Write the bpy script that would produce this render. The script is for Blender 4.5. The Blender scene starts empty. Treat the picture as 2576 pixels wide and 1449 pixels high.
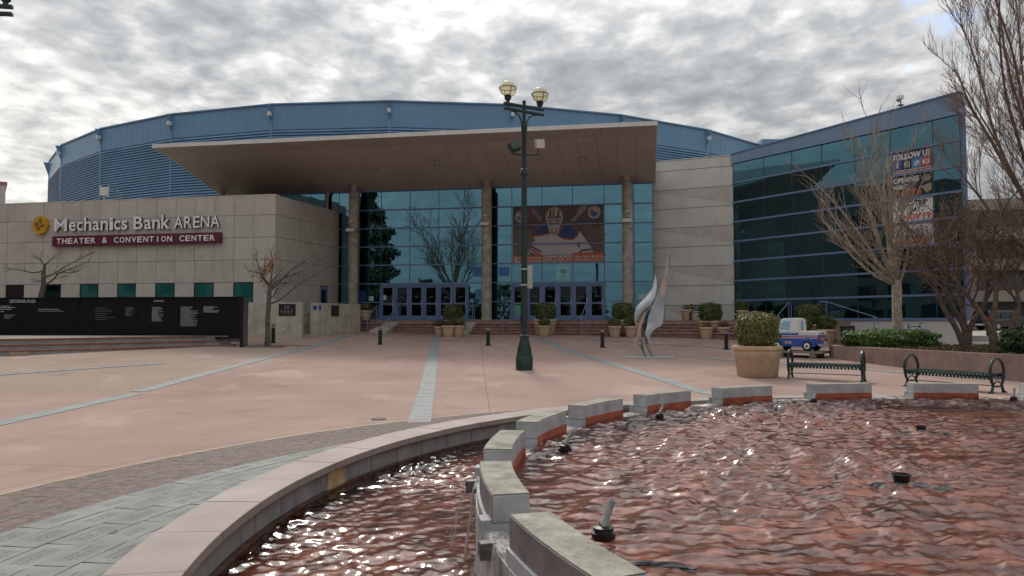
import bpy, math, random
import numpy as np
from mathutils import Vector, Matrix
R = math.radians
scene = bpy.context.scene
C = scene.collection

# ---------------------------------------------------------------- camera, sky, sun, exposure
PITCH = math.atan(83.5 / 1860)
EYE = 1.77
cam_d = bpy.data.cameras.new('camera'); cam = bpy.data.objects.new('camera', cam_d); C.objects.link(cam)
cam.location = (0, 0, EYE); cam.rotation_euler = (R(90) + PITCH, 0, 0)
cam_d.sensor_width = 36; cam_d.lens = 1860 / 2576 * 36; cam_d.clip_start = 0.05; cam_d.clip_end = 4000
scene.camera = cam
SUN_AZ, SUN_EL = -10.0, 44.0          # degrees left of the view axis, degrees up
sd = Vector((math.sin(R(SUN_AZ)) * math.cos(R(SUN_EL)), math.cos(R(SUN_AZ)) * math.cos(R(SUN_EL)), math.sin(R(SUN_EL))))
world = bpy.data.worlds.new('World'); scene.world = world; world.use_nodes = True
scene.view_settings.view_transform = 'Standard'; scene.view_settings.look = 'None'
scene.view_settings.exposure = 1.08; scene.view_settings.gamma = 1.0; scene.view_settings.use_curve_mapping = False
scene.render.engine = 'CYCLES'
scene.cycles.use_denoising = True
scene.cycles.max_bounces = 8; scene.cycles.transparent_max_bounces = 16; scene.cycles.glossy_bounces = 4
scene.cycles.diffuse_bounces = 3; scene.cycles.caustics_reflective = False; scene.cycles.caustics_refractive = False
scene.cycles.sample_clamp_indirect = 6.0

def build_world():
    nt = world.node_tree; nt.nodes.clear()
    N = lambda t, **k: _node(nt, t, **k)
    L = nt.links.new
    out = N('ShaderNodeOutputWorld')
    sky = N('ShaderNodeTexSky'); sky.sky_type = 'NISHITA'; sky.sun_disc = False
    sky.sun_elevation = R(SUN_EL); sky.sun_rotation = R(SUN_AZ); sky.altitude = 100
    bg_sky = N('ShaderNodeBackground'); bg_sky.inputs['Strength'].default_value = 0.1
    L(sky.outputs[0], bg_sky.inputs[0])
    tc = N('ShaderNodeTexCoord'); sep = N('ShaderNodeSeparateXYZ'); L(tc.outputs['Generated'], sep.inputs[0])
    def M(op, a, b=None, c=None, clamp=False):
        n = N('ShaderNodeMath'); n.operation = op; n.use_clamp = clamp
        for i, s in enumerate((a, b, c)):
            if s is None: continue
            if isinstance(s, (int, float)): n.inputs[i].default_value = s
            else: L(s, n.inputs[i])
        return n.outputs[0]
    zz = M('ADD', M('MAXIMUM', sep.outputs[2], 0.0), 0.13)
    px = M('DIVIDE', sep.outputs[0], zz); py = M('DIVIDE', sep.outputs[1], zz)
    comb = N('ShaderNodeCombineXYZ'); L(px, comb.inputs[0]); L(py, comb.inputs[1])
    def noise(scale, detail, rough, dist, off, stretch=1.0):
        mp = N('ShaderNodeMapping'); mp.inputs['Location'].default_value = off
        mp.inputs['Rotation'].default_value = (0, 0, R(24)); mp.inputs['Scale'].default_value = (1, stretch, 1)
        L(comb.outputs[0], mp.inputs[0])
        n = N('ShaderNodeTexNoise'); n.inputs['Scale'].default_value = scale; n.inputs['Detail'].default_value = detail
        n.inputs['Roughness'].default_value = rough; n.inputs['Distortion'].default_value = dist
        L(mp.outputs[0], n.inputs['Vector']); return n.outputs[0]
    big = noise(0.75, 4, 0.55, 0.3, (3.1, 1.7, 0))
    mid = noise(2.2, 6, 0.55, 0.4, (7.3, 2.2, 0), 1.0)
    cell = noise(9.5, 4, 0.55, 0.2, (1.3, 9.1, 0), 0.85)
    # cloud thickness 0..1
    th = M('ADD', M('MULTIPLY', big, 0.60), M('ADD', M('MULTIPLY', mid, 0.52), M('MULTIPLY', cell, 0.44)))
    th = M('DIVIDE', M('SUBTRACT', th, 0.60), 0.40, clamp=True)
    dv0 = N('ShaderNodeVectorMath'); dv0.operation = 'DOT_PRODUCT'; L(tc.outputs['Generated'], dv0.inputs[0]); dv0.inputs[1].default_value = sd
    con = M('ADD', 0.4, M('MULTIPLY', M('POWER', M('MAXIMUM', dv0.outputs['Value'], 0.0), 2.0), 1.15))
    th = M('ADD', 0.5, M('MULTIPLY', M('SUBTRACT', th, 0.5), con), clamp=True)
    ramp = N('ShaderNodeValToRGB'); L(th, ramp.inputs[0]); e = ramp.color_ramp.elements
    e[0].position = 0.0; e[0].color = (0.43, 0.43, 0.425, 1)
    e[1].position = 1.0; e[1].color = (0.150, 0.162, 0.178, 1)
    for p, c in ((0.2, (0.335, 0.338, 0.34)), (0.45, (0.232, 0.24, 0.249)), (0.72, (0.176, 0.187, 0.201))):
        q = e.new(p); q.color = c + (1,)
    dv = N('ShaderNodeVectorMath'); dv.operation = 'DOT_PRODUCT'; L(tc.outputs['Generated'], dv.inputs[0]); dv.inputs[1].default_value = sd
    dotp = M('MAXIMUM', dv.outputs['Value'], 0.0)
    glow = M('ADD', M('MULTIPLY', M('POWER', dotp, 6.0), 0.10), M('MULTIPLY', M('POWER', dotp, 40.0), 2.4))
    thin = M('SUBTRACT', 1.25, th)
    glow = M('MULTIPLY', glow, thin)
    base = N('ShaderNodeVectorMath'); base.operation = 'SCALE'; L(ramp.outputs[0], base.inputs[0])
    # overcast sky: the zenith is three times as bright as the horizon
    grad = M('DIVIDE', M('ADD', 1.0, M('MULTIPLY', M('MAXIMUM', sep.outputs[2], 0.0), 3.0)), 2.15)
    L(M('MULTIPLY', grad, M('ADD', 1.0, M('MULTIPLY', M('POWER', dotp, 2.0), 0.2))), base.inputs['Scale'])
    # brighter, warmer thin cloud low on the left
    hz = N('ShaderNodeVectorMath'); hz.operation = 'DOT_PRODUCT'; L(tc.outputs['Generated'], hz.inputs[0]); hz.inputs[1].default_value = (math.sin(R(-46)), math.cos(R(-46)), 0)
    low = M('MULTIPLY', M('POWER', M('MAXIMUM', hz.outputs['Value'], 0.0), 14.0), M('SUBTRACT', 1.0, M('MULTIPLY', M('MAXIMUM', sep.outputs[2], 0.0), 2.6), clamp=True))
    glow = M('ADD', glow, M('MULTIPLY', M('MULTIPLY', low, M('SUBTRACT', 1.15, th)), 0.95))
    gl = N('ShaderNodeVectorMath'); gl.operation = 'SCALE'; gl.inputs[0].default_value = (1.0, 0.95, 0.85); L(glow, gl.inputs['Scale'])
    ad = N('ShaderNodeVectorMath'); ad.operation = 'ADD'; L(base.outputs[0], ad.inputs[0]); L(gl.outputs[0], ad.inputs[1])
    bg_c = N('ShaderNodeBackground'); L(ad.outputs[0], bg_c.inputs[0]); bg_c.inputs['Strength'].default_value = 1.0
    gap = M('DIVIDE', M('SUBTRACT', 0.05, th), 0.05, clamp=True)
    gap = M('MULTIPLY', gap, M('SUBTRACT', 1.0, M('POWER', dotp, 1.5), clamp=True))
    # one small blue opening high on the right
    bd = Vector((math.tan(R(30.7)), 1.0, 0.44)).normalized()
    b2 = N('ShaderNodeVectorMath'); b2.operation = 'DOT_PRODUCT'; L(tc.outputs['Generated'], b2.inputs[0]); b2.inputs[1].default_value = bd
    hole = M('DIVIDE', M('SUBTRACT', M('ADD', b2.outputs['Value'], M('MULTIPLY', M('SUBTRACT', cell, 0.5), 0.006)), 0.9994), 0.0012, clamp=True)
    gap = M('MAXIMUM', gap, hole)
    mix = N('ShaderNodeMixShader'); L(M('MULTIPLY', gap, 0.85), mix.inputs[0]); L(bg_c.outputs[0], mix.inputs[1]); L(bg_sky.outputs[0], mix.inputs[2])
    L(mix.outputs[0], out.inputs[0])

def _node(nt, t, **k):
    n = nt.nodes.new(t)
    for a, b in k.items(): setattr(n, a, b)
    return n
build_world()
sun_d = bpy.data.lights.new('sun', 'SUN'); sun = bpy.data.objects.new('sun', sun_d); C.objects.link(sun)
sun_d.energy = 0.75; sun_d.angle = R(10); sun_d.color = (1.0, 0.94, 0.85)
sun.rotation_euler = sd.to_track_quat('Z', 'Y').to_euler()

# ---------------------------------------------------------------- helpers
def at(px, py, Y):
    """world point at depth Y seen at (px, py) of the 2576 x 1449 photograph"""
    a, b = (px - 1288) / 1860, (724.5 - py) / 1860
    d = Vector((a, math.cos(PITCH) - b * math.sin(PITCH), math.sin(PITCH) + b * math.cos(PITCH)))
    return Vector((0, 0, EYE)) + d * (Y / d.y)

class MB:
    def __init__(s): s.v = []; s.f = []
    def add(s, vs, fs):
        o = len(s.v); s.v += [tuple(p) for p in vs]; s.f += [tuple(i + o for i in q) for q in fs]; return s
    def hexa(s, p):
        return s.add(p, [(0, 3, 2, 1), (4, 5, 6, 7), (0, 1, 5, 4), (1, 2, 6, 5), (2, 3, 7, 6), (3, 0, 4, 7)])
    def box(s, x0, x1, y0, y1, z0, z1):
        return s.hexa([(x0, y0, z0), (x1, y0, z0), (x1, y1, z0), (x0, y1, z0), (x0, y0, z1), (x1, y0, z1), (x1, y1, z1), (x0, y1, z1)])
    def prism(s, pts, z0, z1):
        n = len(pts); f = [tuple(range(n - 1, -1, -1)), tuple(range(n, 2 * n))]
        f += [(i, (i + 1) % n, n + (i + 1) % n, n + i) for i in range(n)]
        zz0 = z0 if hasattr(z0, '__len__') else [z0] * n; zz1 = z1 if hasattr(z1, '__len__') else [z1] * n
        return s.add([(p[0], p[1], zz0[i]) for i, p in enumerate(pts)] + [(p[0], p[1], zz1[i]) for i, p in enumerate(pts)], f)
    def extr(s, pts, y0, y1):
        n = len(pts); f = [tuple(range(n)), tuple(range(2 * n - 1, n - 1, -1))]
        f += [(i, n + i, n + (i + 1) % n, (i + 1) % n) for i in range(n)]
        return s.add([(p[0], y0, p[1]) for p in pts] + [(p[0], y1, p[1]) for p in pts], f)
    def flat(s, pts, y):
        return s.add([(p[0], y, p[1]) for p in pts], [tuple(range(len(pts)))])
    def tube(s, path, rad, n=8, cap=True):
        path = [Vector(p) for p in path]; m = len(path)
        rad = rad if hasattr(rad, '__len__') else [rad] * m
        vs = []; ref = None
        for i, p in enumerate(path):
            t = (path[min(i + 1, m - 1)] - path[max(i - 1, 0)])
            t = t.normalized() if t.length > 1e-9 else Vector((0, 0, 1))
            if ref is None: ref = Vector((1, 0, 0)) if abs(t.x) < 0.9 else Vector((0, 1, 0))
            a = (ref - t * ref.dot(t))
            a = a.normalized() if a.length > 1e-6 else t.orthogonal().normalized()
            ref = a; b = t.cross(a)
            vs += [p + (a * math.cos(2 * math.pi * k / n) + b * math.sin(2 * math.pi * k / n)) * rad[i] for k in range(n)]
        fs = [(i * n + k, i * n + (k + 1) % n, (i + 1) * n + (k + 1) % n, (i + 1) * n + k) for i in range(m - 1) for k in range(n)]
        if cap: fs += [tuple(range(n - 1, -1, -1)), tuple((m - 1) * n + k for k in range(n))]
        return s.add(vs, fs)
    def lathe(s, prof, n=24, c=(0, 0, 0)):
        m = len(prof)
        vs = [(c[0] + r * math.cos(2 * math.pi * k / n), c[1] + r * math.sin(2 * math.pi * k / n), c[2] + z) for r, z in prof for k in range(n)]
        fs = [(i * n + k, i * n + (k + 1) % n, (i + 1) * n + (k + 1) % n, (i + 1) * n + k) for i in range(m - 1) for k in range(n)]
        fs += [tuple(range(n - 1, -1, -1)), tuple((m - 1) * n + k for k in range(n))]
        return s.add(vs, fs)
    def arc(s, r0, r1, a0, a1, z0, z1, n=6, c=(0, 0)):
        """solid ring sector, angles in degrees"""
        vs = []
        for i in range(n + 1):
            a = R(a0 + (a1 - a0) * i / n); ca, sa = math.cos(a), math.sin(a)
            vs += [(c[0] + r0 * ca, c[1] + r0 * sa, z0), (c[0] + r1 * ca, c[1] + r1 * sa, z0),
                   (c[0] + r1 * ca, c[1] + r1 * sa, z1), (c[0] + r0 * ca, c[1] + r0 * sa, z1)]
        fs = []
        for i in range(n):
            o, q = i * 4, i * 4 + 4
            for k in range(4): fs.append((o + k, q + k, q + (k + 1) % 4, o + (k + 1) % 4))
        fs += [(0, 1, 2, 3), tuple(n * 4 + k for k in (3, 2, 1, 0))]
        if a1 > a0: fs = [tuple(reversed(q)) for q in fs]
        return s.add(vs, fs)
    def sphere(s, c, r, nu=16, nv=10):
        rr = r if hasattr(r, '__len__') else (r, r, r)
        prof = [(math.sin(math.pi * i / nv), -math.cos(math.pi * i / nv)) for i in range(nv + 1)]
        o = len(s.v); s.lathe([(max(a, 1e-3), b) for a, b in prof], nu)
        for i in range(o, len(s.v)):
            v = s.v[i]; s.v[i] = (c[0] + v[0] * rr[0], c[1] + v[1] * rr[1], c[2] + v[2] * rr[2])
        return s
    def mesh(s, name, smooth=False):
        me = bpy.data.meshes.new(name); me.from_pydata(s.v, [], s.f); me.update()
        if smooth:
            me.shade_smooth(); me.set_sharp_from_angle(angle=R(38))
        return me
    def build(s, name, mt, parent=None, loc=None, rot=None, smooth=False, bevel=0.0):
        me = s.mesh(name, smooth); me.materials.append(mt)
        return link(name, me, parent, loc, rot, bevel)

def link(name, me, parent=None, loc=None, rot=None, bevel=0.0, scale=None):
    o = bpy.data.objects.new(name, me); C.objects.link(o)
    if parent is not None: o.parent = parent
    if loc is not None: o.location = loc
    if rot is not None: o.rotation_euler = rot if hasattr(rot, '__len__') else (0, 0, rot)
    if scale is not None: o.scale = scale
    if bevel:
        b = o.modifiers.new('bevel', 'BEVEL'); b.width = bevel; b.segments = 2; b.limit_method = 'ANGLE'; b.angle_limit = R(40)
    return o

_unit = {}
def bx(name, mt, parent, x0, x1, y0, y1, z0, z1, rz=0.0, bev=False):
    """a box piece that shares one unit mesh per material"""
    key = (mt.name, name)
    if key not in _unit:
        me = MB().box(-.5, .5, -.5, .5, -.5, .5).mesh(name); me.materials.append(mt); _unit[key] = me
    o = link(name, _unit[key], parent, ((x0 + x1) / 2, (y0 + y1) / 2, (z0 + z1) / 2), rz, 0, (abs(x1 - x0), abs(y1 - y0), abs(z1 - z0)))
    return o

def tag(o, label, cat, group=None, kind=None):
    if label: o['label'] = label
    if cat: o['category'] = cat
    if group: o['group'] = group
    if kind: o['kind'] = kind
    return o
def thing(name, label, cat, loc=(0, 0, 0), rz=0.0, group=None):
    o = bpy.data.objects.new(name, None); C.objects.link(o); o.empty_display_size = 0.2
    o.location = loc; o.rotation_euler = (0, 0, rz)
    return tag(o, label, cat, group)
def struct(o, label=None):
    o['kind'] = 'structure'
    if label: o['label'] = label
    return o
def copy_tree(o, parent=None):
    c = o.copy(); C.objects.link(c)
    if parent is not None: c.parent = parent
    for ch in list(o.children): copy_tree(ch, c)
    return c
def again(root, loc, rz, label, scale=None):
    c = copy_tree(root); c.location = loc; c.rotation_euler = (0, 0, rz); c['label'] = label
    if scale: c.scale = scale
    return c

# ---------------------------------------------------------------- materials
def mat(name, col, rough=0.6, metal=0.0, var=0.12, scale=3.0, col2=None, bump=0.0, bscale=40.0, streak=0.0, spec=0.5, coat=0.0, speck=0.0, sscale=60.0):
    """procedural principled material: two-scale noise in colour, optional speckle, vertical streaks and fine relief"""
    m = bpy.data.materials.new(name); m.use_nodes = True; nt = m.node_tree; L = nt.links.new
    p = nt.nodes['Principled BSDF']
    p.inputs['Metallic'].default_value = metal
    p.inputs['Specular IOR Level'].default_value = spec; p.inputs['Coat Weight'].default_value = coat
    geo = _node(nt, 'ShaderNodeNewGeometry')
    n1 = _node(nt, 'ShaderNodeTexNoise'); n1.inputs['Scale'].default_value = scale; n1.inputs['Detail'].default_value = 6; n1.inputs['Roughness'].default_value = 0.62
    L(geo.outputs['Position'], n1.inputs['Vector'])
    c2 = col2 if col2 else tuple(c * (1 - 2.2 * var) for c in col)
    c1 = col if col2 else tuple(min(1, c * (1 + 1.2 * var)) for c in col)
    mix = _node(nt, 'ShaderNodeMix', data_type='RGBA')
    rmp = _node(nt, 'ShaderNodeMapRange'); rmp.inputs[1].default_value = 0.3; rmp.inputs[2].default_value = 0.7
    L(n1.outputs[0], rmp.inputs[0]); L(rmp.outputs[0], mix.inputs[0])
    mix.inputs[6].default_value = c1 + (1,); mix.inputs[7].default_value = c2 + (1,)
    cur = mix.outputs[2]
    def over(fac, c, amt):
        nonlocal cur
        mx = _node(nt, 'ShaderNodeMix', data_type='RGBA')
        k = _node(nt, 'ShaderNodeMath', operation='MULTIPLY'); L(fac, k.inputs[0]); k.inputs[1].default_value = amt
        L(k.outputs[0], mx.inputs[0]); L(cur, mx.inputs[6]); mx.inputs[7].default_value = c + (1,); cur = mx.outputs[2]
    def rng(src, a, b):
        r = _node(nt, 'ShaderNodeMapRange'); r.inputs[1].default_value = a; r.inputs[2].default_value = b; L(src, r.inputs[0]); return r.outputs[0]
    if speck:
        n2 = _node(nt, 'ShaderNodeTexNoise'); n2.inputs['Scale'].default_value = sscale; n2.inputs['Detail'].default_value = 2
        L(geo.outputs['Position'], n2.inputs['Vector'])
        over(rng(n2.outputs[0], 0.56, 0.64), tuple(c * 0.45 for c in col), speck)
        over(rng(n2.outputs[0], 0.42, 0.34), tuple(min(1, c * 1.45) for c in col), speck)
    if streak:
        mp = _node(nt, 'ShaderNodeMapping'); mp.inputs['Scale'].default_value = (1.6, 1.6, 0.12); L(geo.outputs['Position'], mp.inputs[0])
        n3 = _node(nt, 'ShaderNodeTexNoise'); n3.inputs['Scale'].default_value = 2.2; n3.inputs['Detail'].default_value = 5; L(mp.outputs[0], n3.inputs['Vector'])
        over(rng(n3.outputs[0], 0.5, 0.75), tuple(c * 0.5 for c in col), streak)
    L(cur, p.inputs['Base Color'])
    rr = _node(nt, 'ShaderNodeMapRange'); rr.inputs[3].default_value = max(0.02, rough - 0.08); rr.inputs[4].default_value = min(1, rough + 0.1)
    L(n1.outputs[0], rr.inputs[0]); L(rr.outputs[0], p.inputs['Roughness'])
    if bump:
        nb = _node(nt, 'ShaderNodeTexNoise'); nb.inputs['Scale'].default_value = bscale; nb.inputs['Detail'].default_value = 4; L(geo.outputs['Position'], nb.inputs['Vector'])
        b = _node(nt, 'ShaderNodeBump'); b.inputs['Strength'].default_value = bump; b.inputs['Distance'].default_value = 0.02
        L(nb.outputs[0], b.inputs['Height']); L(b.outputs[0], p.inputs['Normal'])
    return m

def glass_mat(name, trans, refl, f0, rough=0.0, wob=0.002):
    """coated tinted glass: part mirror (tinted), part see-through"""
    m = bpy.data.materials.new(name); m.use_nodes = True; nt = m.node_tree; L = nt.links.new
    nt.nodes.remove(nt.nodes['Principled BSDF']); out = nt.nodes['Material Output']
    tr = _node(nt, 'ShaderNodeBsdfTransparent'); tr.inputs[0].default_value = trans + (1,)
    gl = _node(nt, 'ShaderNodeBsdfGlossy'); gl.inputs['Color'].default_value = refl + (1,); gl.inputs['Roughness'].default_value = rough
    fr = _node(nt, 'ShaderNodeFresnel'); fr.inputs[0].default_value = 1.5
    k = _node(nt, 'ShaderNodeMath', operation='ADD', use_clamp=True); L(fr.outputs[0], k.inputs[0]); k.inputs[1].default_value = f0
    geo = _node(nt, 'ShaderNodeNewGeometry')
    n = _node(nt, 'ShaderNodeTexNoise'); n.inputs['Scale'].default_value = 0.9; n.inputs['Detail'].default_value = 1; L(geo.outputs['Position'], n.inputs['Vector'])
    b = _node(nt, 'ShaderNodeBump'); b.inputs['Strength'].default_value = 1.0; b.inputs['Distance'].default_value = wob; L(n.outputs[0], b.inputs['Height'])
    L(b.outputs[0], gl.inputs['Normal'])
    mx = _node(nt, 'ShaderNodeMixShader'); L(k.outputs[0], mx.inputs[0]); L(tr.outputs[0], mx.inputs[1]); L(gl.outputs[0], mx.inputs[2])
    L(mx.outputs[0], out.inputs[0]); return m

def leaf_mat(name, c1, c2, rough=0.5, trans=0.2):
    m = bpy.data.materials.new(name); m.use_nodes = True; nt = m.node_tree; L = nt.links.new
    p = nt.nodes['Principled BSDF']; p.inputs['Roughness'].default_value = rough
    geo = _node(nt, 'ShaderNodeNewGeometry')
    mx = _node(nt, 'ShaderNodeMix', data_type='RGBA'); L(geo.outputs['Random Per Island'], mx.inputs[0])
    mx.inputs[6].default_value = c1 + (1,); mx.inputs[7].default_value = c2 + (1,)
    L(mx.outputs[2], p.inputs['Base Color'])
    tb = _node(nt, 'ShaderNodeBsdfTranslucent'); L(mx.outputs[2], tb.inputs[0])
    ms = _node(nt, 'ShaderNodeMixShader'); ms.inputs[0].default_value = trans
    L(p.outputs[0], ms.inputs[1]); L(tb.outputs[0], ms.inputs[2]); L(ms.outputs[0], nt.nodes['Material Output'].inputs[0])
    return m

M = {}
M['aggregate'] = mat('exposed aggregate concrete', (0.56, 0.525, 0.465), 0.85, var=0.06, scale=1.2, bump=0.5, bscale=30, speck=0.4, sscale=22, streak=0.18)
M['aggregate2'] = mat('exposed aggregate concrete warmer', (0.54, 0.505, 0.445), 0.85, var=0.07, scale=1.0, bump=0.5, bscale=30, speck=0.4, sscale=22, streak=0.22)
M['joint'] = mat('dark panel joint', (0.12, 0.105, 0.09), 0.9)
M['smooth_conc'] = mat('smooth grey concrete', (0.62, 0.605, 0.565), 0.8, var=0.05, scale=0.9, streak=0.15, bump=0.1)
M['rough_conc'] = mat('sandblasted concrete', (0.54, 0.52, 0.47), 0.9, var=0.08, scale=2, speck=0.5, sscale=26, bump=0.5, bscale=30)
M['low_conc'] = mat('weathered low wall concrete', (0.52, 0.475, 0.39), 0.85, var=0.14, scale=1.6, streak=0.5, bump=0.15)
M['column_conc'] = mat('stained column concrete', (0.44, 0.40, 0.335), 0.85, var=0.22, scale=2.5, streak=0.5, bump=0.3, bscale=14)
M['arena_blue'] = mat('blue painted metal siding', (0.165, 0.325, 0.50), 0.3, var=0.05, scale=0.15, streak=0.08)
M['louver_blue'] = mat('blue louvre metal', (0.15, 0.285, 0.45), 0.3, var=0.05, scale=0.3)
M['frame_blue'] = mat('blue painted aluminium', (0.14, 0.22, 0.40), 0.4, var=0.06, scale=1.5)
M['rail_blue'] = mat('pale blue handrail paint', (0.17, 0.25, 0.40), 0.4, var=0.08)
M['fascia_blue'] = mat('blue roof fascia', (0.19, 0.29, 0.43), 0.4, var=0.06, scale=0.4, streak=0.1)
M['soffit'] = mat('brown canopy soffit panel', (0.53, 0.475, 0.42), 0.55, var=0.05, scale=0.5, streak=0.0)
M['soffit_lip'] = mat('brown canopy lip panel', (0.50, 0.45, 0.40), 0.55, var=0.05, scale=0.5)
M['white_trim'] = mat('off white metal trim', (0.72, 0.70, 0.67), 0.5, var=0.05)
M['white_metal'] = mat('white painted fixture', (0.75, 0.74, 0.72), 0.45, var=0.06)
M['glass'] = glass_mat('teal coated entrance glass', (0.05, 0.15, 0.18), (0.36, 0.74, 0.90), 0.46)
M['glass_wing'] = glass_mat('teal coated wing glass', (0.09, 0.32, 0.46), (0.36, 0.76, 0.86), 0.26)
M['glass_door'] = glass_mat('dark door glass', (0.04, 0.06, 0.07), (0.55, 0.65, 0.7), 0.03)
M['glass_win'] = glass_mat('teal office window glass', (0.8, 0.95, 0.95), (0.4, 0.85, 0.85), 0.1)
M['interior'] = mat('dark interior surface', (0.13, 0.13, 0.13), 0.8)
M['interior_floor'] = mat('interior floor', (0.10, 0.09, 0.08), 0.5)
M['black_granite'] = mat('polished black granite', (0.012, 0.013, 0.014), 0.3, spec=0.25, var=0.2, scale=9)
M['black_seam'] = mat('pale seam filler', (0.16, 0.16, 0.16), 0.8)
M['step_grey'] = mat('grey step riser', (0.30, 0.315, 0.32), 0.7, var=0.12, scale=2, streak=0.2)
M['brick_nose'] = mat('red brick nosing', (0.28, 0.115, 0.075), 0.7, var=0.2, scale=7)
M['stage_floor'] = mat('stage paving', (0.22, 0.19, 0.175), 0.8, var=0.1, scale=2)
M['red_step'] = mat('red stone step', (0.36, 0.215, 0.18), 0.75, var=0.2, scale=2.2, bump=0.3, bscale=18, speck=0.2, sscale=12)
M['landing'] = mat('landing paving', (0.36, 0.25, 0.215), 0.8, var=0.1, scale=1.5)
M['pink_coping'] = mat('pink cast coping', (0.32, 0.26, 0.235), 0.7, var=0.09, scale=1.3, bump=0.12, bscale=60, speck=0.15, sscale=120)
M['pool_block'] = mat('grey pool wall block', (0.30, 0.285, 0.28), 0.75, var=0.15, scale=3, streak=0.3)
M['ring_block'] = mat('grey painted ring block', (0.47, 0.475, 0.48), 0.7, var=0.14, scale=4, streak=0.12, bump=0.15)
M['ring_top'] = mat('stained ring block top', (0.28, 0.262, 0.215), 0.8, var=0.22, scale=6, bump=0.25, speck=0.3, sscale=35)
M['ring_purple'] = mat('stained purple grey block side', (0.27, 0.225, 0.225), 0.75, var=0.25, scale=3, streak=0.4)
M['ring_red'] = mat('red pool paint', (0.40, 0.10, 0.045), 0.6, var=0.18, scale=4)
M['pool_floor'] = mat('red brown pool floor', (0.34, 0.094, 0.038), 0.7, var=0.3, scale=2.0, speck=0.2, sscale=9)
M['spout'] = mat('dark spout metal', (0.16, 0.155, 0.15), 0.5, 0.4, var=0.3, scale=20)
M['nozzle_black'] = mat('black nozzle plastic', (0.012, 0.012, 0.013), 0.4)
M['nozzle_grey'] = mat('grey nozzle tube', (0.38, 0.37, 0.36), 0.5, var=0.15, scale=14)
M['skimmer'] = mat('rust stained plate', (0.50, 0.40, 0.26), 0.6, col2=(0.36, 0.16, 0.04), scale=5)
M['granite_grey'] = mat('grey green granite paver', (0.205, 0.213, 0.20), 0.7, var=0.10, scale=3, speck=0.3, sscale=90)
M['granite_dark'] = mat('grey green granite paver darker', (0.18, 0.188, 0.176), 0.7, var=0.10, scale=3, speck=0.3, sscale=90)
M['engrave'] = mat('engraved lettering marks', (0.12, 0.12, 0.11), 0.9)
M['brick_a'] = mat('brown paving brick', (0.165, 0.118, 0.102), 0.8, var=0.2, scale=9)
M['brick_b'] = mat('grey brown paving brick', (0.155, 0.125, 0.112), 0.8, var=0.2, scale=9)
M['brick_c'] = mat('red brown paving brick', (0.18, 0.118, 0.10), 0.8, var=0.2, scale=9)
M['band'] = mat('pale grey band paver', (0.23, 0.25, 0.255), 0.7, var=0.10, scale=4)
M['lamp_green'] = mat('dark green lamp paint', (0.012, 0.035, 0.03), 0.35, var=0.15, scale=6)
M['bench_green'] = mat('dark green bench paint', (0.010, 0.030, 0.026), 0.35, var=0.15, scale=9)
M['black_paint'] = mat('black bollard paint', (0.012, 0.014, 0.013), 0.4)
M['terracotta'] = mat('tan clay pot', (0.56, 0.40, 0.265), 0.75, var=0.1, scale=3.5, streak=0.15, bump=0.1)
M['soil'] = mat('potting soil', (0.05, 0.035, 0.025), 0.95, var=0.3, scale=20, bump=0.6)
M['steel'] = mat('mirror polished steel', (0.5, 0.495, 0.495), 0.06, 1.0, var=0.04, scale=2, bump=0.03, bscale=3)
M['plate'] = mat('green grey base plate', (0.33, 0.40, 0.37), 0.6, var=0.1)
M['bark_pale'] = mat('pale bark', (0.46, 0.39, 0.31), 0.85, var=0.25, scale=7, bump=0.4, bscale=30)
M['bark_brown'] = mat('brown bark', (0.17, 0.115, 0.085), 0.85, var=0.3, scale=8, bump=0.4, bscale=30)
M['bark_grey'] = mat('grey bark', (0.15, 0.12, 0.10), 0.85, var=0.3, scale=8, bump=0.4, bscale=30)
M['twig'] = mat('bare twigs', (0.34, 0.275, 0.215), 0.8, var=0.2, scale=4)
M['twig_dark'] = mat('dark bare twigs', (0.16, 0.12, 0.095), 0.8, var=0.2, scale=4)
M['leaf'] = leaf_mat('laurel leaves', (0.06, 0.10, 0.022), (0.15, 0.165, 0.045))
M['leaf_yel'] = leaf_mat('laurel leaves with yellow', (0.065, 0.10, 0.022), (0.24, 0.21, 0.055))
M['leaf_hedge'] = leaf_mat('bright hedge leaves', (0.06, 0.13, 0.025), (0.14, 0.24, 0.045))
M['leaf_dark'] = leaf_mat('dark evergreen leaves', (0.03, 0.05, 0.025), (0.06, 0.085, 0.04))
M['leaf_orange'] = leaf_mat('dry orange leaves', (0.42, 0.15, 0.035), (0.33, 0.17, 0.06))
M['leaf_brown'] = leaf_mat('dry seed heads', (0.12, 0.07, 0.04), (0.20, 0.115, 0.065), 0.8, 0.1)
M['heather'] = leaf_mat('brown heather', (0.14, 0.09, 0.055), (0.10, 0.10, 0.04), 0.8)
M['grass'] = leaf_mat('low ground cover', (0.10, 0.085, 0.03), (0.14, 0.10, 0.05), 0.8)
M['asphalt'] = mat('asphalt', (0.075, 0.073, 0.072), 0.85, var=0.15, scale=1.5, speck=0.3, sscale=40)
M['pavement'] = mat('sidewalk concrete', (0.38, 0.345, 0.31), 0.85, var=0.08, scale=0.8)
M['bed_wall'] = mat('pink planter wall concrete', (0.34, 0.235, 0.20), 0.8, var=0.14, scale=1.5, streak=0.55, bump=0.12)
M['white_paint'] = mat('white letter face', (0.9, 0.9, 0.89), 0.45, var=0.03)
M['letter_side'] = mat('dark letter return', (0.055, 0.045, 0.04), 0.6)
M['maroon'] = mat('maroon sign face', (0.125, 0.012, 0.04), 0.5, var=0.08)
M['gold'] = mat('gold emblem', (0.62, 0.33, 0.02), 0.5, var=0.05)
M['tyre'] = mat('tyre rubber', (0.015, 0.015, 0.015), 0.8)
def P(name, col, rough=0.6, var=0.05): 
    if name not in M: M[name] = mat(name, col, rough, var=var, scale=4)
    return M[name]
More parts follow.
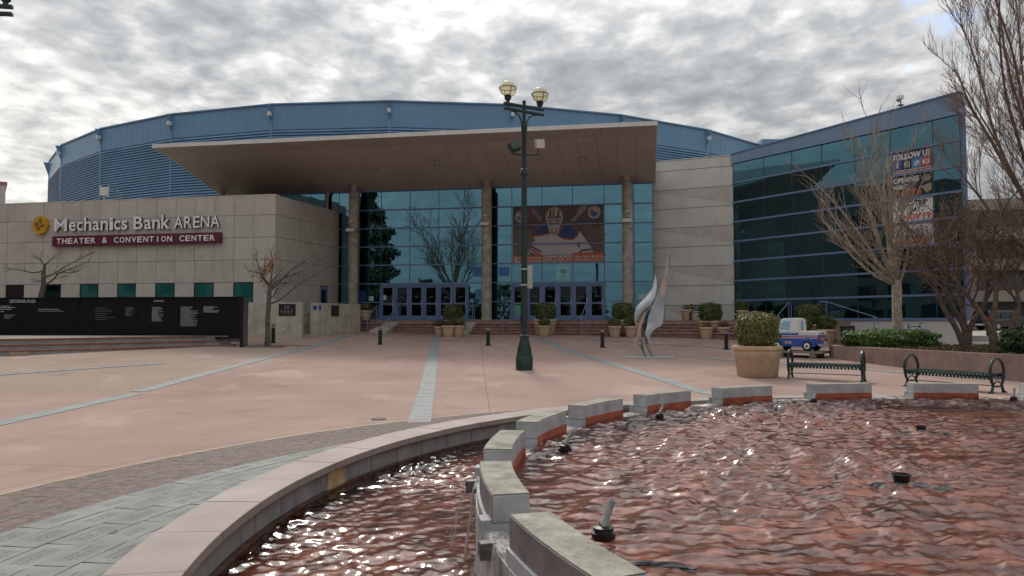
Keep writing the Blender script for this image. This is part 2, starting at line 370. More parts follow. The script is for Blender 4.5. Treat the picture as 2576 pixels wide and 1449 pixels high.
# ---------------------------------------------------------------- ground
_cp = np.array([(-18.7, 27, .46), (-23, 26, .42), (-12.2, 33.4, .62), (-11.2, 34, .60), (-11.6, 36, .70), (-12.7, 39.5, .94), (-6.4, 36, .63), (-3.5, 42, .93), (-1.1, 35.5, .61), (-4.4, 43.0, 1.0), (2.2, 41.4, .98), (8.8, 39.3, .88), (12.3, 37.2, .78),
    (-9.4, 45.5, 1.2), (2.6, 43.5, 1.07), (10.4, 42, .87), (4.3, 35, .51), (9.8, 34, .44), (5.6, 30, .32), (11.9, 31, .34), (.4, 24.5, .16), (7.4, 22.5, .11),
    (9.2, 21.5, .07), (12.7, 29, .26), (14.5, 21, .02), (16.3, 36, .65), (18, 33, .70), (25, 38, .75), (26, 48, .92), (-30, 45, .9), (-30, 30, .5), (-9.2, 18, 0),
    (-20, 19, .06), (20, 17, 0), (0, 19, 0), (-32, 18, .05), (24, 24, .25)])
_A = np.c_[_cp[:, :2], np.ones(len(_cp))]; _pl = np.linalg.lstsq(_A, _cp[:, 2], rcond=None)[0]
_S = 5.5
_K = np.exp(-((_cp[:, None, :2] - _cp[None, :, :2]) ** 2).sum(2) / (2 * _S * _S))
_w = np.linalg.solve(_K + 0.05 * np.eye(len(_cp)), _cp[:, 2] - _A @ _pl)
def G(x, y):
    x = min(max(x, -32), 27); yy = min(y, 48)
    if yy < 16.9: return 0.0
    v = float(_pl @ np.array([x, yy, 1]) + _w @ np.exp(-((_cp[:, :2] - np.array([x, yy])) ** 2).sum(1) / (2 * _S * _S)))
    t = min(1, (yy - 16.9) / 4.5); t = t * t * (3 - 2 * t)
    return max(0.0, v) * t
FC = (7.2, 6.6)                        # fountain centre
PC = (6.6, 4.35)                       # centre of the curved paving round it

def plaza_mat():
    m = mat('pink plaza concrete', (0.355, 0.25, 0.213), 0.9, spec=0.15, var=0.055, scale=0.35, bump=0.08, bscale=55)
    nt = m.node_tree; L = nt.links.new; p = nt.nodes['Principled BSDF']; src = p.inputs['Base Color'].links[0].from_socket
    geo = _node(nt, 'ShaderNodeNewGeometry'); sep = _node(nt, 'ShaderNodeSeparateXYZ'); L(geo.outputs['Position'], sep.inputs[0])
    def Mt(op, a, b=None, clamp=False):
        n = _node(nt, 'ShaderNodeMath', operation=op, use_clamp=clamp)
        for i, s in enumerate((a, b)):
            if s is None: continue
            if isinstance(s, (int, float)): n.inputs[i].default_value = s
            else: L(s, n.inputs[i])
        return n.outputs[0]
    def mixc(fac, c):
        nonlocal src
        mx = _node(nt, 'ShaderNodeMix', data_type='RGBA'); L(fac, mx.inputs[0]); L(src, mx.inputs[6]); mx.inputs[7].default_value = c + (1,); src = mx.outputs[2]
    x, y = sep.outputs[0], sep.outputs[1]
    # the tan slabs west of the long grey band and beyond the curved joint
    tan = Mt('DIVIDE', Mt('SUBTRACT', -9.4, x), 0.05, True)
    far = Mt('DIVIDE', Mt('SUBTRACT', y, Mt('ADD', 17.6, Mt('MULTIPLY', Mt('ADD', x, 9), -0.12))), 0.05, True)
    mixc(Mt('MULTIPLY', Mt('MULTIPLY', tan, far), 0.75), (0.31, 0.242, 0.19))
    # broad stains, streaks and dirt
    for sc, lo, hi, c, amt in ((0.22, .5, .72, (0.285, 0.192, 0.163), .8), (1.1, .58, .75, (0.25, 0.175, 0.15), .75), (0.5, .42, .28, (0.46, 0.35, 0.31), .6), (7.0, .66, .74, (0.22, 0.16, 0.14), .4)):
        n = _node(nt, 'ShaderNodeTexNoise'); n.inputs['Scale'].default_value = sc; n.inputs['Detail'].default_value = 7; n.inputs['Distortion'].default_value = .6
        mp = _node(nt, 'ShaderNodeMapping'); mp.inputs['Scale'].default_value = (1.0, 0.8, 1.0); L(geo.outputs['Position'], mp.inputs[0]); L(mp.outputs[0], n.inputs['Vector'])
        r = _node(nt, 'ShaderNodeMapRange'); r.inputs[1].default_value = lo; r.inputs[2].default_value = hi; L(n.outputs[0], r.inputs[0])
        mixc(Mt('MULTIPLY', r.outputs[0], amt), c)
    # saw-cut joints: straight and curved round the paving centre
    nz = _node(nt, 'ShaderNodeTexNoise'); nz.inputs['Scale'].default_value = 3; L(geo.outputs['Position'], nz.inputs['Vector'])
    wob = Mt('MULTIPLY', Mt('SUBTRACT', nz.outputs[0], .5), .03)
    def joint(v, w, amt):
        mixc(Mt('MULTIPLY', Mt('LESS_THAN', Mt('ABSOLUTE', Mt('ADD', v, wob)), w), amt), (0.17, 0.11, 0.09))
    dx, dy = Mt('SUBTRACT', x, PC[0]), Mt('SUBTRACT', y, PC[1])
    rad = Mt('SQRT', Mt('ADD', Mt('MULTIPLY', dx, dx), Mt('MULTIPLY', dy, dy)))
    joint(Mt('SUBTRACT', rad, 12.5), 0.010, .75); joint(Mt('SUBTRACT', rad, 20.0), 0.016, .6); joint(Mt('SUBTRACT', rad, 28.5), 0.02, .6)
    joint(Mt('SUBTRACT', rad, 36.0), 0.025, .5)
    yy = Mt('ADD', y, Mt('MULTIPLY', x, 0.12)); joint(Mt('SUBTRACT', Mt('MODULO', Mt('ADD', yy, 50.2), 4.7), 2.3), 0.014, .6)
    xx = Mt('ADD', x, Mt('MULTIPLY', y, 0.05)); joint(Mt('SUBTRACT', Mt('MODULO', Mt('ADD', xx, 60.0), 7.1), 3.5), 0.014, .55)
    # one wandering crack on the near left slab
    nc = _node(nt, 'ShaderNodeTexNoise'); nc.inputs['Scale'].default_value = 1.6; nc.inputs['Detail'].default_value = 8; L(geo.outputs['Position'], nc.inputs['Vector'])
    cr = Mt('ADD', Mt('SUBTRACT', y, Mt('ADD', 11.5, Mt('MULTIPLY', Mt('ADD', x, 5.0), 1.6))), Mt('MULTIPLY', Mt('SUBTRACT', nc.outputs[0], .5), 1.6))
    box = Mt('MULTIPLY', Mt('LESS_THAN', Mt('ABSOLUTE', Mt('ADD', x, 5.3)), 1.6), Mt('LESS_THAN', Mt('ABSOLUTE', Mt('SUBTRACT', y, 11.3)), 1.8))
    mixc(Mt('MULTIPLY', Mt('MULTIPLY', Mt('LESS_THAN', Mt('ABSOLUTE', cr), 0.016), box), .55), (0.2, 0.13, 0.11))
    # gum spots and small stains
    vo = _node(nt, 'ShaderNodeTexVoronoi'); vo.inputs['Scale'].default_value = 1.7; L(geo.outputs['Position'], vo.inputs['Vector'])
    mixc(Mt('MULTIPLY', Mt('LESS_THAN', vo.outputs['Distance'], 0.035), .5), (0.12, 0.085, 0.075))
    vo = _node(nt, 'ShaderNodeTexVoronoi'); vo.inputs['Scale'].default_value = .45; L(geo.outputs['Position'], vo.inputs['Vector'])
    mixc(Mt('MULTIPLY', Mt('LESS_THAN', Mt('ADD', vo.outputs['Distance'], Mt('MULTIPLY', Mt('SUBTRACT', nz.outputs[0], .5), .2)), 0.07), .4), (0.46, 0.37, 0.33))
    # pale sidewalk beyond the planting bed
    side = Mt('MULTIPLY', Mt('DIVIDE', Mt('SUBTRACT', x, 18.6), 0.1, True), Mt('DIVIDE', Mt('SUBTRACT', y, 24.0), 0.1, True))
    mixc(side, (0.36, 0.32, 0.285))
    L(src, p.inputs['Base Color']); return m

def build_ground():
    rs = [9.97, 10.3, 10.8, 11.4] + [12 + .8 * i for i in range(52)] + [56, 64, 80, 110, 160, 260, 450, 900, 1800]
    na = 240; vs = []; fs = []
    for r in rs:
        for k in range(na):
            a = 2 * math.pi * k / na; x, y = FC[0] + r * math.cos(a), FC[1] + r * math.sin(a)
            vs.append((x, y, G(x, y)))
    for i in range(len(rs) - 1):
        for k in range(na):
            fs.append((i * na + k, (i + 1) * na + k, (i + 1) * na + (k + 1) % na, i * na + (k + 1) % na))
    mb = MB(); mb.add(vs, fs); struct(mb.build('plaza_ground', plaza_mat(), smooth=True), 'pink concrete plaza sloping gently up to the arena entrance')
build_ground()

# road on the right, beyond the planting bed
mb = MB(); rd = [(20.5, 38.5), (60, 30), (120, 60), (120, 110), (28, 95), (22, 60)]
g = .93
mb.add([(x, y, (G(x, y) if y < 45 else g) + .03) for x, y in rd], [tuple(range(6))])
struct(mb.build('road', M['asphalt']), 'grey asphalt street at the far right')
bx('kerb', M['pavement'], struct(thing('road_kerb', 'pale concrete kerb along the street at far right', None)), 20, 60, 38.15, 38.35, .6, .96, R(-12)).location = (38, 34.6, .85)

# long grey paver bands set in the plaza
def band(A, B, w, label, step=.36, second=None):
    root = struct(thing('paving_band', label, None)); A, B = Vector(A), Vector(B); d = (B - A); n = int(d.length / step); ang = math.atan2(d.y, d.x)
    me = MB().box(-step / 2 + .006, step / 2 - .006, -w / 2, w / 2, -.05, .008).mesh('paver'); me.materials.append(M['band'])
    rng = random.Random(int(A.x * 10))
    for i in range(n):
        p = A + d * ((i + .5) / n); e = .3
        sl = (G(p.x + d.normalized().x * e, p.y + d.normalized().y * e) - G(p.x - d.normalized().x * e, p.y - d.normalized().y * e)) / (2 * e)
        link('paver', me, root, (p.x, p.y, G(p.x, p.y) + rng.uniform(0, .004)), (0, -math.atan(sl), ang))
    return root
band((-1.62, 13.0), (-4.25, 41.3), .40, 'grey paver band running from the pool edge straight to the doors')
band((-8.85, 12.6), (-9.15, 18.0), .40, 'short near length of the left grey paver band')
band((-9.35, 18.6), (-9.2, 41.0), .40, 'long left grey paver band running back to the concrete low walls', .5)
band((4.95, 17.6), (1.4, 40.5), .40, 'grey paver band running diagonally behind the lamp post', .45)
band((16.0, 20.0), (6.6, 31.3), .38, 'grey paver band passing under the benches towards the sculpture', .5)
band((2.0, 40.2), (11.2, 33.5), .38, 'thin grey paver band crossing in front of the stone steps', .6)
band((-12.0, 25.5), (-18.5, 18.0), .36, 'faint grey paver band in front of the stage steps', .6)

mb = MB(); q = [(-12.0, 34.35), (-11.1, 34.35), (-10.2, 34.45), (-9.3, 34.6)]; q2 = [(-9.3, 35.3), (-10.2, 35.2), (-11.1, 35.1), (-12.0, 35.1)]
for i in range(3):
    r_ = [q[i], q[i + 1], q2[2 - i], q2[3 - i]]; mb.add([(x, y, G(x, y) + .006) for x, y in r_], [(0, 1, 2, 3)])
struct(mb.build('brick_strip', mat('red brick strip', (.22, .11, .08), .8, var=.2, scale=6)), 'dark red brick strip beside the small tree')
# engraved granite pavers, bricks and edging curving round the pool
def engraved(base, name):
    m = base.copy(); m.name = name; nt = m.node_tree; L = nt.links.new; p = nt.nodes['Principled BSDF']; src = p.inputs['Base Color'].links[0].from_socket
    tc = _node(nt, 'ShaderNodeTexCoord'); sep = _node(nt, 'ShaderNodeSeparateXYZ'); L(tc.outputs['Object'], sep.inputs[0])
    oi = _node(nt, 'ShaderNodeObjectInfo')
    def Mt(op, a, b=None):
        n = _node(nt, 'ShaderNodeMath', operation=op)
        for i, s in enumerate((a, b)):
            if s is None: continue
            if isinstance(s, (int, float)): n.inputs[i].default_value = s
            else: L(s, n.inputs[i])
        return n.outputs[0]
    rows = Mt('LESS_THAN', Mt('ABSOLUTE', Mt('SUBTRACT', Mt('MODULO', Mt('ADD', sep.outputs[1], 1.0), .062), .031)), .022)
    inside = Mt('MULTIPLY', Mt('LESS_THAN', Mt('ABSOLUTE', sep.outputs[1]), Mt('ADD', .045, Mt('MULTIPLY', oi.outputs['Random'], .05))), Mt('LESS_THAN', Mt('ABSOLUTE', sep.outputs[0]), Mt('ADD', .12, Mt('MULTIPLY', oi.outputs['Random'], .1))))
    cb = _node(nt, 'ShaderNodeCombineXYZ'); L(Mt('MULTIPLY', sep.outputs[0], 60.0), cb.inputs[0]); L(Mt('MULTIPLY', sep.outputs[1], 30.0), cb.inputs[1]); L(Mt('MULTIPLY', oi.outputs['Random'], 50.0), cb.inputs[2])
    nz = _node(nt, 'ShaderNodeTexNoise'); nz.inputs['Scale'].default_value = 1.0; nz.inputs['Detail'].default_value = 2; L(cb.outputs[0], nz.inputs['Vector'])
    fac = Mt('MULTIPLY', Mt('MULTIPLY', Mt('MULTIPLY', rows, inside), Mt('GREATER_THAN', nz.outputs[0], .44)), .75)
    mx = _node(nt, 'ShaderNodeMix', data_type='RGBA'); L(fac, mx.inputs[0]); L(src, mx.inputs[6]); mx.inputs[7].default_value = (.075, .08, .075, 1); L(mx.outputs[2], p.inputs['Base Color'])
    return m
def curved_paving():
    rng = random.Random(5)
    g1, g2 = engraved(M['granite_grey'], 'engraved granite'), engraved(M['granite_dark'], 'engraved granite darker')
    root = struct(thing('granite_paving', 'curved rows of grey engraved granite pavers beside the pool coping', None))
    W, Ln = .30, .60
    for row in range(7):
        r1 = 11.0 - row * W; r0 = r1 - W; rm = (r0 + r1) / 2
        mes = []
        for mt in (g1, g2):
            me = MB().box(-Ln / 2 + .004, Ln / 2 - .004, -W / 2 + .004, W / 2 - .004, -.05, 0).mesh('granite_paver'); me.materials.append(mt); mes.append(me)
        da = math.degrees(Ln / rm); a = 136 + (row % 2) * da / 2
        while a < 200:
            ca, sa = math.cos(R(a)), math.sin(R(a)); ok = True
            for rr in (r0, r1):
                for ee in (-Ln / 2, Ln / 2):
                    px = PC[0] + rr * ca - ee * sa; py = PC[1] + rr * sa + ee * ca
                    if math.hypot(px - FC[0], py - FC[1]) < 9.66: ok = False
            if ok:
                link('granite_paver', rng.choice(mes), root, (PC[0] + rm * ca, PC[1] + rm * sa, .012 + rng.uniform(-.002, .003)), R(a + 90) + rng.uniform(-.004, .004))
            a += da
    root = struct(thing('brick_paving', 'curved band of brown paving bricks outside the granite pavers', None))
    bl = []
    for row in range(12):
        r1 = 12.2 - row * .1; rm = r1 - .05; da = math.degrees(.2 / rm); a = 118 + (row % 2) * da / 2
        while a < 198:
            x, y = PC[0] + rm * math.cos(R(a)), PC[1] + rm * math.sin(R(a))
            if math.hypot(x - FC[0], y - FC[1]) > 9.85: bl.append((math.hypot(x, y), x, y, a))
            a += da
    bl.sort(); mts = [M['brick_a'], M['brick_b'], M['brick_c']]; mes = []
    inview = lambda x, y: y > 0 and x > -.74 * y
    near = [b for b in bl if inview(b[1], b[2])][:300]; ns = set(near); rest = [b for b in bl if b not in ns]
    for mt in mts:
        me = MB().box(-.098, .098, -.048, .048, -.04, 0).mesh('brick'); me.materials.append(mt); mes.append(me)
    for d, x, y, a in near:
        link('brick', rng.choice(mes), root, (x, y, .008 + rng.uniform(-.001, .0015)), R(a + 90) + rng.uniform(-.01, .01))
    for mi, mt in enumerate(mts):
        mb = MB()
        for j, (d, x, y, a) in enumerate(rest):
            if j % 3 != mi: continue
            t = R(a + 90); ux, uy = math.cos(t), math.sin(t); z = .008 + rng.uniform(-.001, .0015)
            q = [(x + ux * e * .096 - uy * h * .046, y + uy * e * .096 + ux * h * .046) for e, h in ((-1, -1), (1, -1), (1, 1), (-1, 1))]
            mb.prism(q, -.04, z)
        mb.build('far_bricks', mt, root)['kind'] = 'stuff'
    MB().arc(12.2, 12.29, 116, 200, -.04, .012, 60, PC).build('paving_edging', mat('tan edging', (.35, .255, .2), .75), root)
curved_paving()

# ---------------------------------------------------------------- helpers for walls seen at an angle
def s_on(P0, ang, px):
    k = (px - 1288) / 1860; c, s = math.cos(ang), math.sin(ang)
    return (k * P0[1] - P0[0]) / (c - k * s)

def text_mesh(txt, size, depth=0.0, shear=0.0, sx=1.0, bold=0.0):
    cu = bpy.data.curves.new('t', 'FONT'); cu.body = txt; cu.size = size; cu.extrude = depth / 2; cu.shear = shear; cu.offset = bold
    cu.resolution_u = 3
    o = bpy.data.objects.new('t', cu); C.objects.link(o)
    dg = bpy.context.evaluated_depsgraph_get(); me = bpy.data.meshes.new_from_object(o.evaluated_get(dg))
    bpy.data.objects.remove(o); bpy.data.curves.remove(cu)
    xs = [v.co.x for v in me.vertices]
    me.transform(Matrix.Scale(sx, 4, (1, 0, 0)))
    me.transform(Matrix.Rotation(R(90), 4, 'X'))      # upright, faces -Y
    return me
def text(name, txt, mt, parent, x, y, z, size, width=None, height=None, depth=0.004, bold=0.0, center=False, mt_side=None, rz=0):
    """upright lettering facing -Y, fitted to a width if given; x is its left edge"""
    me = text_mesh(txt, size, depth, bold=bold)
    co = np.array([v.co[:] for v in me.vertices]); mn, mx = co.min(0), co.max(0)
    sx = width / (mx[0] - mn[0]) if width else 1.0
    sz = height / (mx[2] - mn[2]) if height else 1.0
    for v in me.vertices: v.co = ((v.co.x - mn[0]) * sx - ((mx[0] - mn[0]) * sx / 2 if center else 0), v.co.y, v.co.z * sz)
    me.name = name; me.materials.append(mt)
    if mt_side is not None:
        me.materials.append(mt_side)
        for p in me.polygons:
            if p.normal.y > -0.9: p.material_index = 1
    return link(name, me, parent, (x, y, z), rz)
M['mullion_dark'] = mat('dark blue mullion', (.035, .06, .10), .4)
# ---------------------------------------------------------------- arena drum
def build_drum():
    cx, cy, RR = -12.1, 127.95, 58.04; N = 31; st = 360 / N; zt = 22.75
    root = thing('arena_drum', 'huge blue many-sided arena drum with louvred walls behind the entrance', 'arena', (cx, cy, 0))
    ch = 2 * RR * math.sin(math.pi / N); ap = RR * math.cos(math.pi / N); h = ch / 2
    vang = lambda i: -89.6 + st * i
    mb = MB(); mb.box(-h, h, -ap - .02, -ap + .3, zt - 2.35, zt)
    nr = 13
    for i in range(1, nr): mb.box(-h + ch * i / nr - .012, -h + ch * i / nr + .012, -ap - .03, -ap - .02, zt - 2.3, zt - .05)
    band_me = mb.mesh('upper_siding'); band_me.materials.append(M['arena_blue'])
    flash = MB().box(-h - .05, h + .05, -ap - .16, -ap + .3, zt, zt + .14).mesh('roof_flashing'); flash.materials.append(M['louver_blue'])
    girt = MB().box(-h, h, -ap - .10, -ap + .1, zt - 2.47, zt - 2.35).mesh('girt'); girt.materials.append(M['louver_blue'])
    lou = MB().add([(-h, -ap - .02, .13), (h, -ap - .02, .13), (h, -ap - .15, -.085), (-h, -ap - .15, -.085), (-h, -ap, -.125), (h, -ap, -.125)],
                   [(0, 3, 2, 1), (3, 4, 5, 2), (0, 1, 5, 4), (1, 2, 5), (0, 4, 3)]).mesh('louver'); lou.materials.append(M['louver_blue'])
    back = MB().box(-h, h, -ap + .02, -ap + .3, 2.0, zt - 2.4).mesh('louver_backing'); back.materials.append(M['louver_blue'])
    post = MB().box(-.13, .13, -RR - .1, -RR + .1, 2.0, zt - .1).mesh('corner_post'); post.materials.append(M['arena_blue'])
    brk = MB().add([(-.04, -RR, zt - .05), (-.04, -RR - .7, zt - .05), (-.04, -RR, zt - 2.0), (.04, -RR, zt - .05), (.04, -RR - .7, zt - .05), (.04, -RR, zt - 2.0)],
                   [(0, 1, 2), (3, 5, 4), (0, 3, 4, 1), (1, 4, 5, 2), (2, 5, 3, 0)]).mesh('eave_bracket'); brk.materials.append(M['louver_blue'])
    lit = MB().box(-.14, .14, -RR - .55, -RR - .15, zt - 1.15, zt - .75).mesh('eave_light'); lit.materials.append(M['white_metal'])
    for i in range(-5, 5):
        r = R(vang(i + .5) + 90)
        for me in (band_me, flash, girt, back): link(me.name, me, root, (0, 0, 0), r)
        for k in range(27): link('louver', lou, root, (0, 0, zt - 2.62 - k * .275), r)
    for i in range(-5, 6):
        r = R(vang(i) + 90); link('corner_post', post, root, (0, 0, 0), r); link('eave_bracket', brk, root, (0, 0, 0), r)
        if -4 <= i <= 3: link('eave_light', lit, root, (0, 0, 0), r)
    mb = MB()
    pts = [(RR * math.cos(R(vang(i))), RR * math.sin(R(vang(i)))) for i in range(5, N - 4)]
    for a, b in zip(pts, pts[1:]): mb.add([(a[0], a[1], 0), (b[0], b[1], 0), (b[0], b[1], zt), (a[0], a[1], zt)], [(0, 1, 2, 3)])
    mb.build('rear_wall', M['arena_blue'], root)
    mb = MB(); pts = [(RR * math.cos(R(vang(i))), RR * math.sin(R(vang(i))), zt + .05) for i in range(N)] + [(0, 0, zt + 1.2)]
    mb.add(pts, [(i, (i + 1) % N, N) for i in range(N)]); mb.build('roof', M['pavement'], root)
    bx('roof_access_hood', M['arena_blue'], root, 41.6, 44.5, -41.5, -39, zt - .3, zt + .5, 0)
build_drum()

# ---------------------------------------------------------------- glazed entrance hall
F0 = (8.46, 44.2); FA = R(-10.0); LZ = 1.82        # right end of the glass, wall angle, landing height
def FW(x, y, z=0):                                  # hall-local to world
    c, s = math.cos(FA), math.sin(FA); return Vector((F0[0] + c * x - s * y, F0[1] + s * x + c * y, z))
def fs(px): return s_on(F0, FA, px)
ROWZ = [LZ, LZ + 1.16] + [LZ + 2.34 + 1.18 * k for k in range(6)]
def build_hall():
    rng = random.Random(11)
    root = thing('entrance_hall', 'tall teal glass entrance hall with blue mullions and two rows of doors', 'glass hall', (F0[0], F0[1], 0), FA)
    px = [690, 735, 779, 815, 850.7, 902, 957.9, 1030.4, 1102.9, 1177, 1236, 1287.8, 1363.7, 1441.3, 1521.4, 1596.6, 1643]
    xs = [fs(p) for p in px]; xs[-1] = 0.0
    doors = {6, 7, 8, 11, 12, 13}
    pane = MB().box(-.5, .5, -.5, .5, -.5, .5).mesh('glass_pane'); pane.materials.append(M['glass'])
    for i in range(len(xs) - 1):
        for r in range(7):
            if i in doors and r < 2: continue
            if i < 4 and r < 5: continue
            x0, x1, z0, z1 = xs[i], xs[i + 1], ROWZ[r], ROWZ[r + 1]
            link('glass_pane', pane, root, ((x0 + x1) / 2, 0, (z0 + z1) / 2), (rng.gauss(0, .0012), 0, rng.gauss(0, .0012)), 0, (x1 - x0 - .02, .012, z1 - z0 - .02))
    for i, x in enumerate(xs):
        z0 = LZ if i not in (7, 8, 12, 13) else ROWZ[2]
        if i < 4: z0 = ROWZ[5]
        bx('vertical_mullion', M['mullion_dark'], root, x - .018, x + .018, -.02, .1, z0, ROWZ[-1])
    for r, z in enumerate(ROWZ[2:-1]):
        bx('horizontal_mullion', M['frame_blue'], root, xs[0 if r > 2 else 4], xs[-1], -.085, .09, z - .035, z + .035)
    for a, b in ((4, 6), (9, 11), (14, 16)):
        bx('sill_mullion', M['frame_blue'], root, xs[a], xs[b], -.07, .09, ROWZ[1] - .03, ROWZ[1] + .03)
        bx('sill_mullion', M['frame_blue'], root, xs[a], xs[b], -.07, .09, LZ - .02, LZ + .08)
    bx('head_beam', M['frame_blue'], root, xs[0], xs[-1] + .05, -.1, .2, ROWZ[-1], ROWZ[-1] + .18)
    bx('glass_return', M['glass'], root, .02, .035, .03, 1.0, LZ, ROWZ[-1])
    for z in ROWZ[1:-1]: bx('return_mullion', M['frame_blue'], root, .0, .06, .1, 1.0, z - .03, z + .03)
    # doors
    for a, b in ((6, 9), (11, 14)):
        xa, xb = xs[a], xs[b]; w = (xb - xa) / 6; zt = ROWZ[2]
        bx('door_head', M['frame_blue'], root, xa, xb, -.09, .09, zt - .14, zt - .036)
        for k in range(7): bx('door_post', M['frame_blue'], root, xa + k * w - .045, xa + k * w + .045, -.095, .09, LZ, zt - .14)
        for k in range(6):
            x0, x1 = xa + k * w + .05, xa + (k + 1) * w - .05; z0, z1 = LZ + .02, zt - .15
            mb = MB(); s = .115
            mb.box(x0, x0 + s, -.045, .03, z0, z1); mb.box(x1 - s, x1, -.045, .03, z0, z1)
            mb.box(x0 + s, x1 - s, -.044, .03, z1 - s, z1); mb.box(x0 + s, x1 - s, -.044, .03, z0, z0 + .28); mb.box(x0 + s, x1 - s, -.044, .03, z0 + .98, z0 + 1.08)
            d = mb.build('door', M['frame_blue'], root)
            bx('door_pane', M['glass_door'], d, x0 + s, x1 - s, -.01, .0, z0 + .28, z0 + .98); bx('door_pane', M['glass_door'], d, x0 + s, x1 - s, -.01, .0, z0 + 1.08, z1 - s)
            hx = x1 - .06
            MB().tube([(hx, -.05, z0 + .84), (hx, -.12, z0 + .86), (hx - .02, -.13, z0 + 1.0), (hx - .02, -.13, z0 + 1.14), (hx, -.12, z0 + 1.25), (hx, -.05, z0 + 1.27)], .016, 6).build('handle', M['white_metal'], d, smooth=True)
            bx('door_notice', P('door notice print', (.1, .11, .115)), d, (x0 + x1) / 2 - .12, (x0 + x1) / 2 + .12, -.016, -.0125, z0 + 1.42, z0 + 1.48)
    mb = MB(); x0, x1 = xs[0] - 2, -.08
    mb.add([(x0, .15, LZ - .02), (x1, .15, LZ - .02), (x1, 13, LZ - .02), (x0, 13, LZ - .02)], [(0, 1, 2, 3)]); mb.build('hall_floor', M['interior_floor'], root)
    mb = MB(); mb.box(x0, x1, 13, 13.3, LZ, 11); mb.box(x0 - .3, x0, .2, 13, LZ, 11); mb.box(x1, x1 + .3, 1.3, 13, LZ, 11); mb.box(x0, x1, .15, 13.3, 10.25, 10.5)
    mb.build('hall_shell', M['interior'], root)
    for xx, yy in ((-17, 5), (-11.5, 5), (-6, 5), (-2, 7)):
        MB().lathe([(.3, 0), (.3, 8.3)], 12, (xx, yy, LZ)).build('interior_column', P('interior column paint', (.2, .2, .2)), root, smooth=True)
    # small notices inside the glass
    for pxa, pxb, za, zb, c in ((1292, 1310, LZ + .2, LZ + .95, (.12, .4, .25)), (1255, 1282, LZ + 2.75, LZ + 3.3, (.07, .2, .5)), (1189, 1215, LZ + 2.75, LZ + 3.35, (.07, .2, .5)),
                                (1196, 1222, LZ + 1.3, LZ + 1.95, (.1, .25, .5)), (928, 940, LZ + 1.25, LZ + 1.55, (.45, .6, .6)), (972 - 8, 972, LZ + 1.3, LZ + 1.6, (.45, .6, .6)),
                                (1605, 1640, LZ + 1.25, LZ + 1.6, (.45, .6, .65)), (905, 920, LZ + .6, LZ + 1.9, (.02, .06, .25))):
        bx('window_notice', P('notice %d' % int(pxa), c), root, fs(pxa), fs(pxb), -.012, -.008, za, zb)
    bx('vending_cabinet', P('cabinet white', (.5, .5, .5)), root, -16.9, -16.2, 3.4, 4.1, LZ, LZ + 1.7)
    return root
build_hall()

# entrance sign on the glass over the right-hand doors
def glass_sign():
    x0, x1 = fs(1399), fs(1435); z0, z1 = ROWZ[2] + .06, ROWZ[2] + .98
    s = thing('entrance_sign', 'square pale teal members entrance sign on the glass above the doors', 'sign', FW(0, 0), FA)
    bx('sign_panel', P('pale teal sign', (.33, .66, .70)), s, x0, x1, -.032, -.018, z0, z1)
    bd = P('dark teal print', (.03, .18, .22)); t = .02
    mb = MB(); o = .05
    for a, b, c, d in ((x0 + o, x1 - o, z0 + o, z0 + o + t), (x0 + o, x1 - o, z1 - o - t, z1 - o), (x0 + o, x0 + o + t, z0 + o + t, z1 - o - t), (x1 - o - t, x1 - o, z0 + o + t, z1 - o - t)):
        mb.box(a, b, -.036, -.033, c, d)
    mb.build('sign_border', bd, s)
    cx = (x0 + x1) / 2
    text('sign_lettering', 'MEMBERS', bd, s, cx, -.035, z0 + .25, .14, .46, .10, center=True); text('sign_lettering', 'ENTRANCE', bd, s, cx, -.035, z0 + .11, .14, .5, .10, center=True)
    MB().flat([(cx - .2, z0 + .5), (cx + .1, z0 + .44), (cx + .25, z0 + .55), (cx + .2, z0 + .72), (cx - .1, z0 + .74), (cx - .24, z0 + .62)], -.035).build('sign_emblem', P('sign grey print', (.12, .33, .36)), s)
glass_sign()

